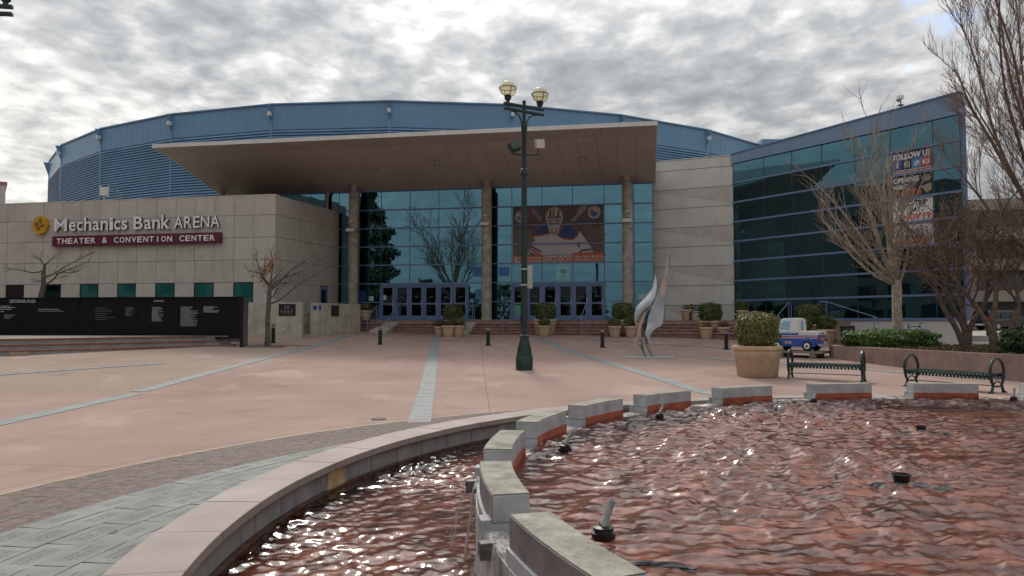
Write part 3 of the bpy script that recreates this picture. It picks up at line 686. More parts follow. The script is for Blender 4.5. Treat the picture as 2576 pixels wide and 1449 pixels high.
# ---------------------------------------------------------------- canopy and columns
def build_canopy():
    root = thing('entrance_canopy', 'wide brown canopy with panelled underside jutting out over the entrance', 'canopy', (F0[0], F0[1], 0), FA)
    x0, x1 = -28.3, .12
    prof = [(.4, 10.30), (-5.76, 11.62), (-7.06, 11.78), (-7.10, 11.80), (-7.10, 11.90), (.4, 11.3)]
    mb = MB(); n = len(prof)
    mb.add([(x0 + .03, y, z) for y, z in prof] + [(x1 - .03, y, z) for y, z in prof], [tuple(range(n)), tuple(range(2 * n - 1, n - 1, -1))] + [(i, n + i, n + (i + 1) % n, (i + 1) % n) for i in range(n)])
    mb.build('roof_slab', M['joint'], root)
    # soffit panels: each follows the slope with a dark joint between
    ya, za, yb, zb = .0, 10.12, -5.76, 11.56
    k = 0; w = 1.05; nn = int((x1 - x0) / w)
    w = (x1 - x0) / nn
    def plank(y0, z0, y1, z1, ww, name, mt):
        me = MB().hexa([(.007, y0, z0), (ww - .007, y0, z0), (ww - .007, y0, z0 + .04), (.007, y0, z0 + .04), (.007, y1, z1), (ww - .007, y1, z1), (ww - .007, y1, z1 + .04), (.007, y1, z1 + .04)]).mesh(name)
        me.materials.append(mt); return me
    me = plank(ya, za, yb + .01, zb, w, 'soffit_panel', M['soffit'])
    for i in range(nn): link('soffit_panel', me, root, (x0 + i * w, 0, 0))
    n2 = 10; w2 = (x1 - x0) / n2
    me = plank(yb - .01, zb + .005, -7.09, 11.72, w2, 'lip_panel', M['soffit_lip'])
    for i in range(n2): link('lip_panel', me, root, (x0 + i * w2, 0, 0))
    bx('front_trim', M['white_trim'], root, x0 - .03, x1 + .03, -7.16, -7.105, 11.71, 11.93)
    mb = MB(); mb.prism([(0, 0)] * 0 or [(0, 0), (1, 0), (1, 1)], 0, .001) if False else None
    pr = [(.4, 10.10), (-5.76, 11.55), (-7.1, 11.715), (-7.1, 11.92), (.4, 11.32)]; n = len(pr)
    for xa, xb, nm in ((x1, x1 + .06, 'side_trim'), (x0 - .06, x0, 'side_trim')):
        mb = MB(); mb.add([(xa, y, z) for y, z in pr] + [(xb, y, z) for y, z in pr], [tuple(range(n)), tuple(range(2 * n - 1, n - 1, -1))] + [(i, n + i, n + (i + 1) % n, (i + 1) % n) for i in range(n)])
        mb.build(nm, M['white_trim'], root)
    for px, py in ((943, 424), (1100, 418), (1466, 400)):
        # meet the sloped soffit: march along the ray in hall-local coordinates
        for Y in np.arange(36, 47, .02):
            p = at(px, py, Y); c, s = math.cos(FA), math.sin(FA); dx, dy = p.x - F0[0], p.y - F0[1]
            lx, ly = c * dx + s * dy, -s * dx + c * dy
            if p.z >= 10.12 - ly * .25 and ly < 0: break
        d = MB().lathe([(.24, -.03), (.24, .03), (.17, .035), (.15, .10)], 20).build('downlight', P('downlight rim', (.35, .33, .3)), root, (lx, ly, 10.12 - ly * .25), (-math.atan(.25), 0, 0), smooth=True)
        MB().lathe([(.13, -.035), (.13, .02)], 16).build('bulb', P('downlight lens', (.7, .68, .6)), d)
    return root
build_canopy()
def build_columns():
    names = ('stained round concrete column left of the left-hand doors', 'stained round concrete column between the two rows of doors', 'stained round concrete column right of the right-hand doors')
    for px, lab in zip((888, 1224, 1580), names):
        x = s_on(F0, FA, px) ; y = -.95
        c, s = math.cos(FA), math.sin(FA); k = (px - 1288) / 1860
        # point on the line y = -.95 in front of the glass
        P0 = FW(0, y); x = s_on((P0.x, P0.y), FA, px); w = FW(x, y, LZ)
        t = thing('column', lab, 'column', w, FA, 'columns under the canopy')
        MB().lathe([(.33, 0), (.32, .3), (.32, 8.05), (.30, 8.12)], 28).build('shaft', M['column_conc'], t, smooth=True)
        MB().lathe([(.20, 8.12), (.20, 8.62)], 20).build('capital', M['column_conc'], t, smooth=True)
        zf = 5.55 if px < 1000 else 5.75
        f = MB().box(-.28, .25, -.62, -.33, zf, zf + .13).box(-.26, .23, -.60, -.35, zf + .135, zf + .2).build('flood_light', M['white_metal'], t, bevel=.015)
        MB().box(-.02, .02, -.4, -.3, zf + .2, zf + .3).build('bracket', M['spout'], f)
        MB().box(-.13, .13, -.46, -.31, zf + .55, zf + .72).build('speaker_box', P('beige box', (.5, .48, .43)), t, bevel=.02)
    # rain pipe left of the first column
    P0 = FW(0, -.25); x = s_on((P0.x, P0.y), FA, 820); w = FW(x, -.25, 8.4)
    t = MB().tube([(0, 0, 0), (0, 0, 1.5), (.05, -.05, 1.72), (.16, -.2, 1.85)], .11, 12).build('rain_pipe', M['column_conc'], None, w, smooth=True)
    tag(t, 'stained rain pipe elbow rising from the concrete wall to the canopy', 'pipe')
    w = FW(s_on(F0, FA, 571), -.8, 8.7)
    t = MB().lathe([(.3, 0), (.3, 1.2), (.2, 1.25), (.2, 1.62)], 16).build('canopy_stub_column', M['column_conc'], None, w, smooth=True); tag(t, 'short stub column between sign wall and canopy', 'column')
build_columns()

# ---------------------------------------------------------------- sign building on the left
S0 = (-13.18, 41.0); SA = R(-11.0); STOP = 8.82
def build_sign_building():
    root = thing('sign_building', 'long beige aggregate panel building carrying the arena name', 'building', (S0[0], S0[1], 0), SA)
    rng = random.Random(3)
    px = [690, 635.8, 586.2, 536.6, 487, 438.3, 389.7, 340.7, 293.8, 246.5, 199.5, 152.2, 105.2, 58.9, 13.2]
    xs = [s_on(S0, SA, p) for p in px]; xs[0] = 0.0
    stp = xs[-1] - xs[-2]
    while xs[-1] > -27: xs.append(xs[-1] + stp)
    zs = [STOP, 7.72, 6.47, 5.21, 3.95, 2.70, 1.45, .2]
    sd_ang = R(83.6); sl = 6.75; ca, sa = math.cos(sd_ang), math.sin(sd_ang); sxp = [0, 2.35, 3.5, 4.6, sl]
    # solid core, set back so that the joints read as dark recesses
    mb = MB(); mb.prism([(xs[-1], .1), (-.1, .1), (ca * sl - .1, sa * sl), (ca * sl - .1, 14), (xs[-1], 14)], .1, STOP - .02); mb.build('core_wall', M['joint'], root)
    mts = [M['aggregate'], M['aggregate'], M['aggregate2']]
    win_cols = {1, 3, 5, 7, 9, 11, 13}
    for i in range(len(xs) - 1):
        for r in range(len(zs) - 1):
            x1, x0, z1, z0 = xs[i], xs[i + 1], zs[r], zs[r + 1]
            if r == 4 and i in win_cols:
                fr = MB(); t = .06
                fr.box(x0 + .01, x1 - .01, .0, .09, z1 - t, z1 - .012).box(x0 + .01, x1 - .01, .0, .09, z0, z0 + t).box(x0 + .01, x0 + .01 + t, .001, .089, z0 + t, z1 - t).box(x1 - .01 - t, x1 - .01, .001, .089, z0 + t, z1 - t)
                f = fr.build('window', P('dark window frame', (.012, .016, .02)), root)
                if i != 13: bx('window_pane', M['glass_win'], f, x0 + .07, x1 - .07, .008, .014, z0 + t, z1 - t)
                bx('window_backing', P('teal blind', (.20, .72, .70)) if i != 13 else P('painted dark opening', (.004, .004, .004)), f, x0 + .07, x1 - .07, .022, .032, z0 + t, z1 - t)  # at the open window a black sheet paints the dark of the room
                continue
            g = .011; b = rng.uniform(-.004, .004)
            bx('wall_panel', rng.choice(mts), root, x0 + g, x1 - g, b, .13, z0 + g, z1 - g)
    for j in range(len(sxp) - 1):
        for r in range(len(zs) - 1):
            a, b2 = sxp[j] + .006, sxp[j + 1] - .006
            if r in (4, 5) and j == 3: a = a + .95
            m = (a + b2) / 2
            o = bx('wall_panel', M['aggregate2'], root, -.5, .5, -.5, .5, zs[r + 1] + .011, zs[r] - .011, sd_ang)
            o.scale = (b2 - a, .13, zs[r] - zs[r + 1] - .022); o.location = (ca * m - sa * .0 - .065 * abs(sa) , sa * m + .065 * ca, (zs[r] + zs[r + 1]) / 2)
    # blue side door
    m = sxp[3] + .48
    d = bx('side_door', M['frame_blue'], root, -.5, .5, -.5, .5, 1.5, 3.93, sd_ang); d.scale = (.92, .09, 2.43); d.location = (ca * m - .06, sa * m, 2.71)
    q = link('side_door_glass', MB().box(-.27, .27, -.6, .6, -.32, .42).mesh('side_door_glass'), d); q.data.materials.append(M['glass_door'])
    bx('wall_coping', M['aggregate'], root, xs[-1], -.02, -.012, .5, STOP - .012, STOP + .05)
    return root, xs, zs
sign_bld, SXS, SZS = build_sign_building()
def SWp(px, py):
    """local x, z on the sign wall for a place in the photograph"""
    x = s_on(S0, SA, px); y = S0[1] + math.sin(SA) * x; return x, at(px, py, y).z

def build_arena_sign():
    root = thing('arena_sign', 'white raised lettering MECHANICS BANK ARENA with gold emblem and maroon strip', 'sign', (S0[0], S0[1], 0), SA)
    W, D = M['white_paint'], M['letter_side']
    # serif capitals and lower case: the plain letter plus slab serifs, each letter its own piece
    def letters(txt, xa, za, xb, zb, cap, serif, depth, wts):
        tot = sum(wts.get(c, 1.0) for c in txt); run = 0; L = xb - xa
        for c in txt:
            w = wts.get(c, 1.0) / tot * L; x = xa + run; run += w
            z = za + (zb - za) * (run - w / 2) / L
            if c == ' ': continue
            gw = w * .86
            h = {'h': 1.06, 'k': 1.06, 'i': .98}.get(c, 1.0 if c.isupper() else .72) * cap
            me = text_mesh(c, 1.0, .0, bold=.012 if serif else .008)
            co = np.array([v.co[:] for v in me.vertices]); mn, mx = co.min(0), co.max(0)
            bpy.data.meshes.remove(me)
            cu_d = depth
            me = text_mesh(c, 1.0, cu_d, bold=.012 if serif else .008)
            for v in me.vertices:
                v.co = ((v.co.x - mn[0]) / (mx[0] - mn[0]) * gw, v.co.y - .09, (v.co.z - mn[2]) / (mx[2] - mn[2]) * h)
            me.materials.append(W); me.materials.append(D)
            for p in me.polygons:
                if p.normal.y > -.9: p.material_index = 1
            o = link('letter', me, root, (x, 0, z))
            if serif and c in 'MhniBk':
                st = {'M': ((.07, 0, 1), (.91, 0, 1), (.05, 1, 1), (.95, 1, 1)), 'B': ((.08, 0, 1), (.08, 1, 1)), 'h': ((.12, 0, 1), (.88, 0, 1), (.05, 1, .5)), 'n': ((.12, 0, 1), (.88, 0, 1), (.05, 1, .5)),
                      'i': ((.5, 0, 1), (.3, .74, .5)), 'k': ((.10, 0, 1), (.90, 0, 1), (.05, 1, .5))}[c]
                mb = MB(); t = .06 * cap
                for fx, fz, k in st:
                    ww = .085 * cap * k; zz = fz * (h - t); xx = fx * gw
                    mb.box(xx - ww, xx + ww, -.09 - depth / 2 - .004, -.09 + depth / 2, zz, zz + t)
                mb.build('serif', W, o)
    xa, za = SWp(136, 583); xb, zb = SWp(430, 573.5)
    zl = za  # signs hang level on the wall
    letters('Mechanics Bank', xa, zl, xb, zl, .74, True, .12, {'M': 1.75, 'i': .55, ' ': .6, 'B': 1.2, 'c': .85, 's': .8, 'e': .92, 'a': .92, 'k': 1.08})
    xa2, _ = SWp(438, 572); xb2, _ = SWp(556, 570)
    letters('ARENA', xa2, zl, xb2, zl, .66, False, .12, {'A': 1.08, 'E': .8, 'R': .95, 'N': 1.05})
    x0, z0 = SWp(134, 621); x1, z1 = SWp(557, 609)
    hh = .60
    zb_ = z0 + .0
    st = bx('maroon_strip', M['maroon'], root, x0, x1, -.22, -.012, zb_, zb_ + hh)
    tx = 'THEATER & CONVENTION CENTER'; run = x0 + .28; w = (x1 - x0 - .5) / (len(tx) + .2)
    for c in tx:
        if c != ' ':
            ww = w * (.78 if c not in 'I' else .16); me = text('strip_letter', c, M['white_paint'], root, run + (w - ww) / 2, -.232, zb_ + .14, .5, ww, None, .02, bold=.006)
            hgt = max(v.co.z for v in me.data.vertices) or 1
            for v in me.data.vertices: v.co.z *= .32 / hgt
        run += w
    # gold woven emblem: lobed disc with six slots
    cx, cz = SWp(102, 567); r = .52
    pts = [(cx + r * (1 + .05 * math.cos(8 * t + .5)) * math.cos(t) * .94, cz + r * (1 + .05 * math.cos(8 * t + .5)) * math.sin(t) * 1.04) for t in [2 * math.pi * i / 40 for i in range(40)]]
    e = MB().extr(pts, -.24, -.02).build('emblem', M['gold'], root)
    mb = MB(); th = R(28)
    for gx, gz, vert in ((-.16, .20, 0), (-.16, .08, 0), (.10, .18, 1), (.22, .18, 1), (-.22, -.14, 1), (-.10, -.16, 1), (.16, -.10, 0), (.16, -.21, 0)):
        l, t = .15, .034; a = th + (R(90) if vert else 0); ux, uz = math.cos(a), math.sin(a)
        gx2, gz2 = gx * math.cos(th) - gz * math.sin(th), gx * math.sin(th) + gz * math.cos(th)
        q = [(cx + gx2 + ux * e1 * l - uz * e2 * t, cz + gz2 + uz * e1 * l + ux * e2 * t) for e1, e2 in ((-1, -1), (1, -1), (1, 1), (-1, 1))]
        mb.extr(q, -.247, -.241)
    mb.build('emblem_slot', M['letter_side'], e)
build_arena_sign()

# small aerial box on the roof
w = at(262, 497, 46); t = thing('rooftop_aerial', 'white aerial box with curved pipe on the sign building roof', 'aerial', w)
MB().box(-.2, .2, -.1, .1, .1, .62).build('aerial_box', M['white_metal'], t, bevel=.03)
MB().tube([(-.25, 0, .1), (-.25, 0, .75)], .03, 6).tube([(.25, 0, 0), (.25, 0, .75)], .03, 6).tube([(.0, 0, -.7), (0, 0, .12)], .035, 6).build('mast', M['white_metal'], t)
MB().tube([(.25, 0, .45), (.7, 0, .42), (1.0, 0, .3), (1.1, 0, -.1), (1.1, 0, -.7)], .03, 6).tube([(.85, 0, .38), (.85, 0, -.7)], .025, 6).build('pipe', P('grey pipe', (.25, .27, .28)), t)

# ---------------------------------------------------------------- plain concrete wall between hall and glass wing
CL = (8.64, 45.0); CR = (12.95, 43.0); CA = math.atan2(CR[1] - CL[1], CR[0] - CL[0]); CLEN = math.hypot(CR[0] - CL[0], CR[1] - CL[1]); CT = 11.5
def build_mid_wall():
    root = thing('concrete_wall', 'blank concrete wall of horizontal bands between entrance hall and glass wing', 'wall', (CL[0], CL[1], 0), CA)
    zs = [CT, CT - .62] + [CT - .62 - 1.165 * k for k in range(1, 9)]
    zs[-1] = 1.0
    bx('core_wall', M['joint'], root, -.3, CLEN, .1, .5, .9, CT - .01)
    for r in range(len(zs) - 1):
        z1, z0 = zs[r] - .016, zs[r + 1] + .016
        p = bx('wall_band', M['smooth_conc'], root, -.3, CLEN - .004, 0, .14, z0, z1)
        if r in (2, 4, 6, 8):
            q = MB().extr([(.05, z1 - .02), (CLEN - .03, z1 - .02), (CLEN - .03, z0 + .12)], -.009, .02)
            q.build('rough_triangle', M['rough_conc'], root)
    bx('wall_cap', M['smooth_conc'], root, -.32, CLEN, -.02, .55, CT, CT + .05)
build_mid_wall()

# ---------------------------------------------------------------- glass wing on the right
WL = (12.95, 43.0); WR = (19.96, 32.6); WA = math.atan2(WR[1] - WL[1], WR[0] - WL[0]); WLEN = math.hypot(WR[0] - WL[0], WR[1] - WL[1])
def ws(px): return s_on(WL, WA, px)
WZ = [LZ + 1.145 * k for k in range(9)]
def build_wing():
    rng = random.Random(21)
    root = thing('glass_wing', 'angled teal glass wing with blue bands and rising roof edge at right', 'glass wing', (WL[0], WL[1], 0), WA)
    px = [1849, 1927, 1998, 2074, 2158, 2250, 2357]
    xs = [ws(p) for p in px] + [WLEN]; xs[0] = .02
    pane = MB().box(-.5, .5, -.5, .5, -.5, .5).mesh('glass_pane'); pane.materials.append(M['glass_wing'])
    for i in range(len(xs) - 1):
        for r in range(8):
            link('glass_pane', pane, root, ((xs[i] + xs[i + 1]) / 2, 0, (WZ[r] + WZ[r + 1]) / 2), (rng.gauss(0, .0015), 0, rng.gauss(0, .0015)), 0, (xs[i + 1] - xs[i] - .02, .012, WZ[r + 1] - WZ[r] - .02))
    for x in xs: bx('vertical_mullion', M['mullion_dark'], root, x - .02, x + .02, -.015, .12, LZ, WZ[-1])
    for z in WZ[1:-1]: bx('horizontal_mullion', M['frame_blue'], root, 0, WLEN, -.09, .1, z - .05, z + .05)
    bx('sill', M['frame_blue'], root, 0, WLEN, -.1, .12, LZ - .02, LZ + .1)
    MB().extr([(0, WZ[-1]), (WLEN + .05, WZ[-1]), (WLEN + .05, 11.93), (0, 11.53)], -.14, .3).build('roof_fascia', M['fascia_blue'], root)
    MB().extr([(-.02, 11.531), (WLEN + .07, 11.931), (WLEN + .07, 11.99), (-.02, 11.59)], -.2, .35).build('roof_flashing', M['arena_blue'], root)
    bx('stem_wall', M['smooth_conc'], root, 0, WLEN + .02, -.05, .4, .2, LZ - .03)
    # interior shell in world coordinates turned to local
    inv = Matrix.Translation((WL[0], WL[1], 0)) @ Matrix.Rotation(WA, 4, 'Z'); inv = inv.inverted()
    loc = lambda x, y: (inv @ Vector((x, y, 0)))[:2]
    A, B, Cc, D = loc(13.2, 43.2), loc(20.2, 32.9), loc(22.5, 48), loc(14.5, 54)
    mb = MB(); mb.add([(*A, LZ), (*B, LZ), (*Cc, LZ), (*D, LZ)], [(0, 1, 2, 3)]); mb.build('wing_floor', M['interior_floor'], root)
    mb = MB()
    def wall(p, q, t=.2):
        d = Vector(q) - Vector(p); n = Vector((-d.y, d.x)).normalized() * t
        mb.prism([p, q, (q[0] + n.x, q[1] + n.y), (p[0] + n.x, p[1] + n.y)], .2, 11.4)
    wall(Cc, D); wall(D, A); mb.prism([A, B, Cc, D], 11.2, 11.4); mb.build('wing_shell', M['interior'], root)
    mb = MB(); d = Vector(Cc) - Vector(B); n = Vector((d.y, -d.x)).normalized() * .2
    mb.prism([B, Cc, (Cc[0] + n.x, Cc[1] + n.y), (B[0] + n.x, B[1] + n.y)], .2, 11.6); mb.build('side_wall', M['frame_blue'], root)
    for wx, wy in ((15.5, 43.5), (17.2, 41), (18.6, 38.5), (16.5, 46.5), (19.0, 44)):
        l = loc(wx, wy); MB().lathe([(.22, 0), (.22, 9.4)], 12, (l[0], l[1], LZ)).build('interior_column', P('wing column paint', (.3, .32, .33)), root, smooth=True)
    for wx, wy, z in ((15.3, 42.6, 6.2), (15.9, 41.4, 6.3), (16.6, 41.0, 6.2), (17.2, 39.6, 6.35), (17.9, 38.4, 6.2), (16.9, 43.5, 6.2)):
        l = loc(wx, wy); p = MB().lathe([(.06, .3), (.10, .18), (.30, 0), (.28, -.02)], 16, (l[0], l[1], z)).build('pendant_lamp', P('pendant enamel', (.55, .62, .6)), root, smooth=True)
        MB().tube([(l[0], l[1], z + .3), (l[0], l[1], 11.2)], .015, 4).build('cord', M['spout'], p)
    # mezzanine floor and rail inside
    m1, m2 = loc(14.6, 47), loc(21.5, 41)
    bx('service_counter', P('counter', (.09, .07, .06)), root, loc(16, 44)[0], loc(18.5, 40)[0], 3.5, 4.3, LZ, LZ + 1.1)
build_wing()

# printed banners on the wing glass
def wing_banners():
    x0, x1 = ws(2251.5), ws(2356); w = x1 - x0
    def sheet(k, lab, bg):
        b = thing('window_banner', lab, 'banner', (WL[0], WL[1], 0), WA, 'banners on the wing glass')
        z0, z1 = WZ[k] + .05, WZ[k + 1] - .05
        bx('banner_sheet', bg, b, x0 + .03, x1 - .03, -.016, -.0085, z0, z1); return b, z0, z1
    wh, bk, orr, nv = P('banner white', (.75, .75, .74)), P('banner black', (.02, .02, .025)), P('banner orange', (.65, .10, .02)), P('banner navy', (.05, .06, .16))
    y = -.0195
    b, z0, z1 = sheet(6, 'top wing banner reading FOLLOW US with a row of four icons', nv)
    text('banner_lettering', 'FOLLOW US', wh, b, x0 + .08, y, z1 - .36, .3, w - .16, .3, bold=.012)
    for i, c in enumerate(((.06, .08, .3), (.03, .03, .035), (.05, .25, .6), (.6, .03, .03))):
        a = x0 + .08 + i * (w - .16) / 4; q = bx('icon_tile', P('icon tile %d' % i, c), b, a + .01, a + (w - .16) / 4 - .01, -.021, -.0165, z0 + .2, z1 - .42)
    cx = lambda i: x0 + .08 + (i + .5) * (w - .16) / 4
    zc = (z0 + .2 + z1 - .42) / 2
    text('icon_mark', 'f', wh, b, cx(0), -.0235, zc - .11, .32, .13, .26, center=True, bold=.01)
    mb = MB(); ring = lambda r, n=24, sq=1: [(cx(1) + r * math.cos(2 * math.pi * i / n), zc + r * math.sin(2 * math.pi * i / n)) for i in range(n)]
    for rr, ri in ((.07, .045),):
        o, i_ = ring(rr), ring(ri)
        mb.add([(p[0], -.0235, p[1]) for p in o + i_], [(k, (k + 1) % 24, 24 + (k + 1) % 24, 24 + k) for k in range(24)])
    s, t = .13, .022
    for a in ((-s, s, s - t, s), (-s, s, -s, -s + t), (-s, -s + t, -s + t, s - t), (s - t, s, -s + t, s - t)): mb.flat([(cx(1) + a[0], zc + a[2]), (cx(1) + a[1], zc + a[2]), (cx(1) + a[1], zc + a[3]), (cx(1) + a[0], zc + a[3])], -.0235)
    mb.build('icon_mark', wh, b)
    MB().flat([(cx(2) - .14, zc + .1), (cx(2) - .02, zc + .02), (cx(2) + .02, zc + .11), (cx(2) + .10, zc + .10), (cx(2) + .13, zc + .04), (cx(2) + .08, zc - .07), (cx(2) - .03, zc - .13), (cx(2) - .14, zc - .10), (cx(2) - .05, zc - .06)], -.0235).build('icon_mark', wh, b)
    MB().flat([(cx(3) - .15, zc - .1), (cx(3) + .15, zc - .1), (cx(3) + .15, zc + .1), (cx(3) - .15, zc + .1)], -.0235).build('icon_mark', wh, b)
    MB().flat([(cx(3) - .04, zc - .06), (cx(3) + .07, zc), (cx(3) - .04, zc + .06)], -.0255).build('icon_mark', P('icon tile 3', (.6, .03, .03)), b)
    for i, zz in enumerate((.05, .10, .15)): bx('stripe', (wh, orr, wh)[i], b, x0 + .05, x1 - .05, -.0205, -.0165, z0 + zz - .015, z0 + zz + .015)
    b, z0, z1 = sheet(5, 'black wing banner reading OPENING NIGHT OCT 5', bk)
    text('banner_lettering', 'OPENING', wh, b, x0 + .08, y, z1 - .33, .3, w * .62, .27, bold=.012); text('banner_lettering', 'NIGHT', wh, b, x0 + .08, y, z1 - .62, .3, w * .34, .22, bold=.012)
    text('banner_lettering', 'OCT 5', orr, b, x0 + .40, y, z0 + .07, .3, w * .52, .33, bold=.015)
    mb = MB(); mb.flat([(x1 - .1 - .17 + .16 * math.cos(t) , z1 - .25 + .15 * math.sin(t)) for t in [2 * math.pi * i / 16 for i in range(16)]], y)
    mb.flat([(x1 - .55, z1 - .62), (x1 - .1, z1 - .5), (x1 - .06, z1 - .8), (x1 - .3, z1 - .95)], y); mb.build('player_print', P('banner player print', (.33, .27, .22)), b)
    b, z0, z1 = sheet(4, 'white wing banner reading FIELD TRIP DAY NOV 19', wh)
    text('banner_lettering', 'FIELD TRIP', bk, b, x0 + .25, y, z1 - .32, .3, w * .72, .25, bold=.012); text('banner_lettering', 'DAY', bk, b, x0 + .8, y, z1 - .62, .3, w * .28, .25, bold=.012)
    text('banner_lettering', 'NOV 19', orr, b, x0 + .5, y, z0 + .06, .3, w * .66, .33, bold=.015)
    b, z0, z1 = sheet(3, 'lowest wing banner reading TEDDY BEAR TOSS NOV 30', P('banner grey', (.42, .41, .40)))
    text('banner_lettering', 'TEDDY BEAR TOSS', wh, b, x0 + .08, y, z1 - .28, .3, w - .18, .22, bold=.012)
    text('banner_lettering', 'NOV 30', orr, b, x0 + .5, y, z0 + .06, .3, w * .66, .30, bold=.015)
wing_banners()
# roof camera on the wing
w = at(2266, 268, 35.5); t = thing('roof_camera', 'white dome camera on a pole above the wing roof', 'camera', (w.x, w.y, w.z - .25))
MB().tube([(0, 0, 0), (0, 0, .62)], .03, 8).lathe([(.14, .30), (.14, .33)], 10).build('pole', M['spout'], t)
MB().box(-.17, .12, -.1, .1, .6, .8).build('camera_housing', M['white_metal'], t, bevel=.03); MB().sphere((-.1, 0, .58), .11).build('dome', P('smoked dome', (.25, .25, .26), .2), t, smooth=True)
M['riser'] = mat('red riser with painted shade', (.25, .14, .115), .8, var=.25, scale=3, speck=.3, sscale=9)  # darker than the step stones, painting in the shade under each nosing
# ---------------------------------------------------------------- hockey banner on the hall glass
def hockey_banner():
    x0, x1, z0, z1 = fs(1288.8) + .03, fs(1521.4) - .03, ROWZ[3] + .03, ROWZ[6] - .03
    root = thing('hockey_banner', 'large printed banner of a masked hockey goalkeeper on the entrance glass', 'banner', (F0[0], F0[1], 0), FA)
    Wd, Hd = x1 - x0, z1 - z0
    U = lambda x, y: (x0 + (x - 110) / 1505 * Wd, z1 - (y - 118) / 925 * Hd)
    bg = mat('banner arena print', (.125, .085, .07), .55, col2=(.05, .04, .04), scale=1.3, speck=.5, sscale=9)
    bx('banner_sheet', bg, root, x0, x1, -.018, -.012, z0, z1)
    navy, org, wht, crm, dk = P('banner navy print', (.035, .05, .16)), P('banner orange print', (.42, .10, .035)), P('banner white print', (.45, .44, .44)), P('mask cream print', (.44, .39, .30)), P('banner dark print', (.03, .028, .03))
    ly = [-.019]
    def poly(pts, mt, name='print', par=root, fwd=.0012):
        ly[0] -= fwd; return MB().flat([U(*p) for p in pts], ly[0]).build(name, mt, par)
    def disc(cx, cy, rx, ry, mt, n=28, name='print'): return poly([(cx + rx * math.cos(2 * math.pi * i / n), cy - ry * math.sin(2 * math.pi * i / n)) for i in range(n)][::-1][::-1], mt, name)
    poly([(110, 470), (420, 500), (470, 640), (360, 900), (110, 930)], mat('crowd print', (.20, .15, .13), .6, col2=(.09, .07, .065), scale=6), 'crowd_print')
    poly([(1250, 480), (1615, 430), (1615, 890), (1450, 890)], mat('crowd print right', (.17, .12, .09), .6, col2=(.08, .05, .05), scale=5), 'crowd_print')
    smoke = mat('smoke print', (.33, .29, .28), .6, col2=(.16, .13, .13), scale=5); mauve = mat('mauve smoke print', (.27, .20, .28), .6, col2=(.12, .09, .13), scale=5)
    poly([(420, 150), (510, 160), (530, 240), (590, 290), (600, 370), (540, 340), (500, 280), (440, 250)], mauve, 'smoke_print')
    poly([(360, 150), (420, 145), (390, 260), (350, 370)], P('pink light print', (.22, .08, .12)), 'smoke_print')
    poly([(1070, 370), (1140, 300), (1190, 220), (1260, 110), (1380, 108), (1330, 190), (1260, 240), (1200, 300), (1140, 380)], smoke, 'smoke_print')
    jersey = poly([(430, 760), (480, 600), (600, 590), (690, 570), (860, 590), (950, 660), (1100, 680), (1190, 600), (1205, 530), (1260, 590), (1350, 720), (1420, 830), (1450, 892), (1300, 905), (600, 915), (350, 905), (370, 860)], wht, 'jersey_print')
    poly([(480, 620), (490, 580), (520, 490), (590, 420), (700, 385), (700, 590), (600, 605)], org, 'trim_print')
    poly([(500, 595), (510, 520), (580, 430), (700, 395), (700, 570), (600, 585)], navy, 'shoulder_print')
    poly([(840, 600), (930, 440), (1100, 430), (1190, 510), (1215, 540), (1200, 610), (1120, 690), (960, 672)], org, 'trim_print')
    poly([(865, 600), (945, 445), (1095, 440), (1180, 510), (1200, 545), (1185, 600), (1110, 672), (965, 655)], navy, 'shoulder_print')
    for q, m in (([(425, 760), (600, 860), (600, 890), (415, 790)], navy), ([(395, 790), (590, 905), (520, 910), (385, 815)], org), ([(385, 850), (500, 912), (440, 914), (378, 872)], navy),
                 ([(1190, 900), (1240, 845), (1415, 825), (1430, 850), (1260, 870), (1230, 902)], navy)): poly(q, m, 'sleeve_stripe')
    text('jersey_number', '1', dk, root, U(1205, 0)[0], ly[0] - .001, U(0, 800)[1], .3, .10, .32, .001, center=True); text('jersey_number', '1', dk, root, U(470, 0)[0], ly[0] - .001, U(0, 710)[1], .2, .07, .18, .001, center=True)
    # mask
    disc(805, 300, 142, 160, crm, name='mask_print'); poly([(668, 320), (940, 300), (915, 420), (890, 490), (860, 580), (800, 600), (740, 575), (700, 470)], crm, 'mask_print')
    poly([(690, 300), (915, 290), (905, 400), (800, 425), (700, 405)], dk, 'visor_print'); poly([(720, 345), (880, 340), (860, 395), (740, 398)], P('face print', (.28, .19, .14)), 'visor_print')
    for a in (((690, 335), (915, 325)), ((705, 395), (905, 385)), ((800, 300), (800, 420)), ((740, 300), (700, 400)), ((870, 295), (905, 390)), ((740, 440), (880, 435)), ((760, 470), (860, 468))):
        (ax, ay), (bx_, by) = a; dx, dy = bx_ - ax, by - ay; l = math.hypot(dx, dy); nx, ny = -dy / l * 6, dx / l * 6
        poly([(ax + nx, ay + ny), (bx_ + nx, by + ny), (bx_ - nx, by - ny), (ax - nx, ay - ny)], wht, 'cage_bar', fwd=.0006)
    for xa in (715, 850): poly([(xa, 300), (xa + 22, 180), (xa + 42, 165), (xa + 35, 300)], dk, 'mask_stripe')
    poly([(770, 290), (775, 150), (815, 148), (812, 290)], P('mask tan print', (.25, .17, .10)), 'mask_stripe')
    poly([(740, 480), (870, 475), (850, 570), (800, 590), (750, 565)], P('mask tan print', (.25, .17, .10)), 'mask_stripe'); poly([(775, 490), (835, 488), (825, 560), (785, 562)], crm, 'mask_stripe')
    # footer strips
    poly([(112, 930), (600, 915), (605, 1052), (112, 1056)], org, 'footer_strip'); poly([(1105, 895), (1614, 885), (1614, 1040), (1108, 1046)], org, 'footer_strip')
    L = ly[0] - .0015; pw = P('pale lettering print', (.55, .52, .50))
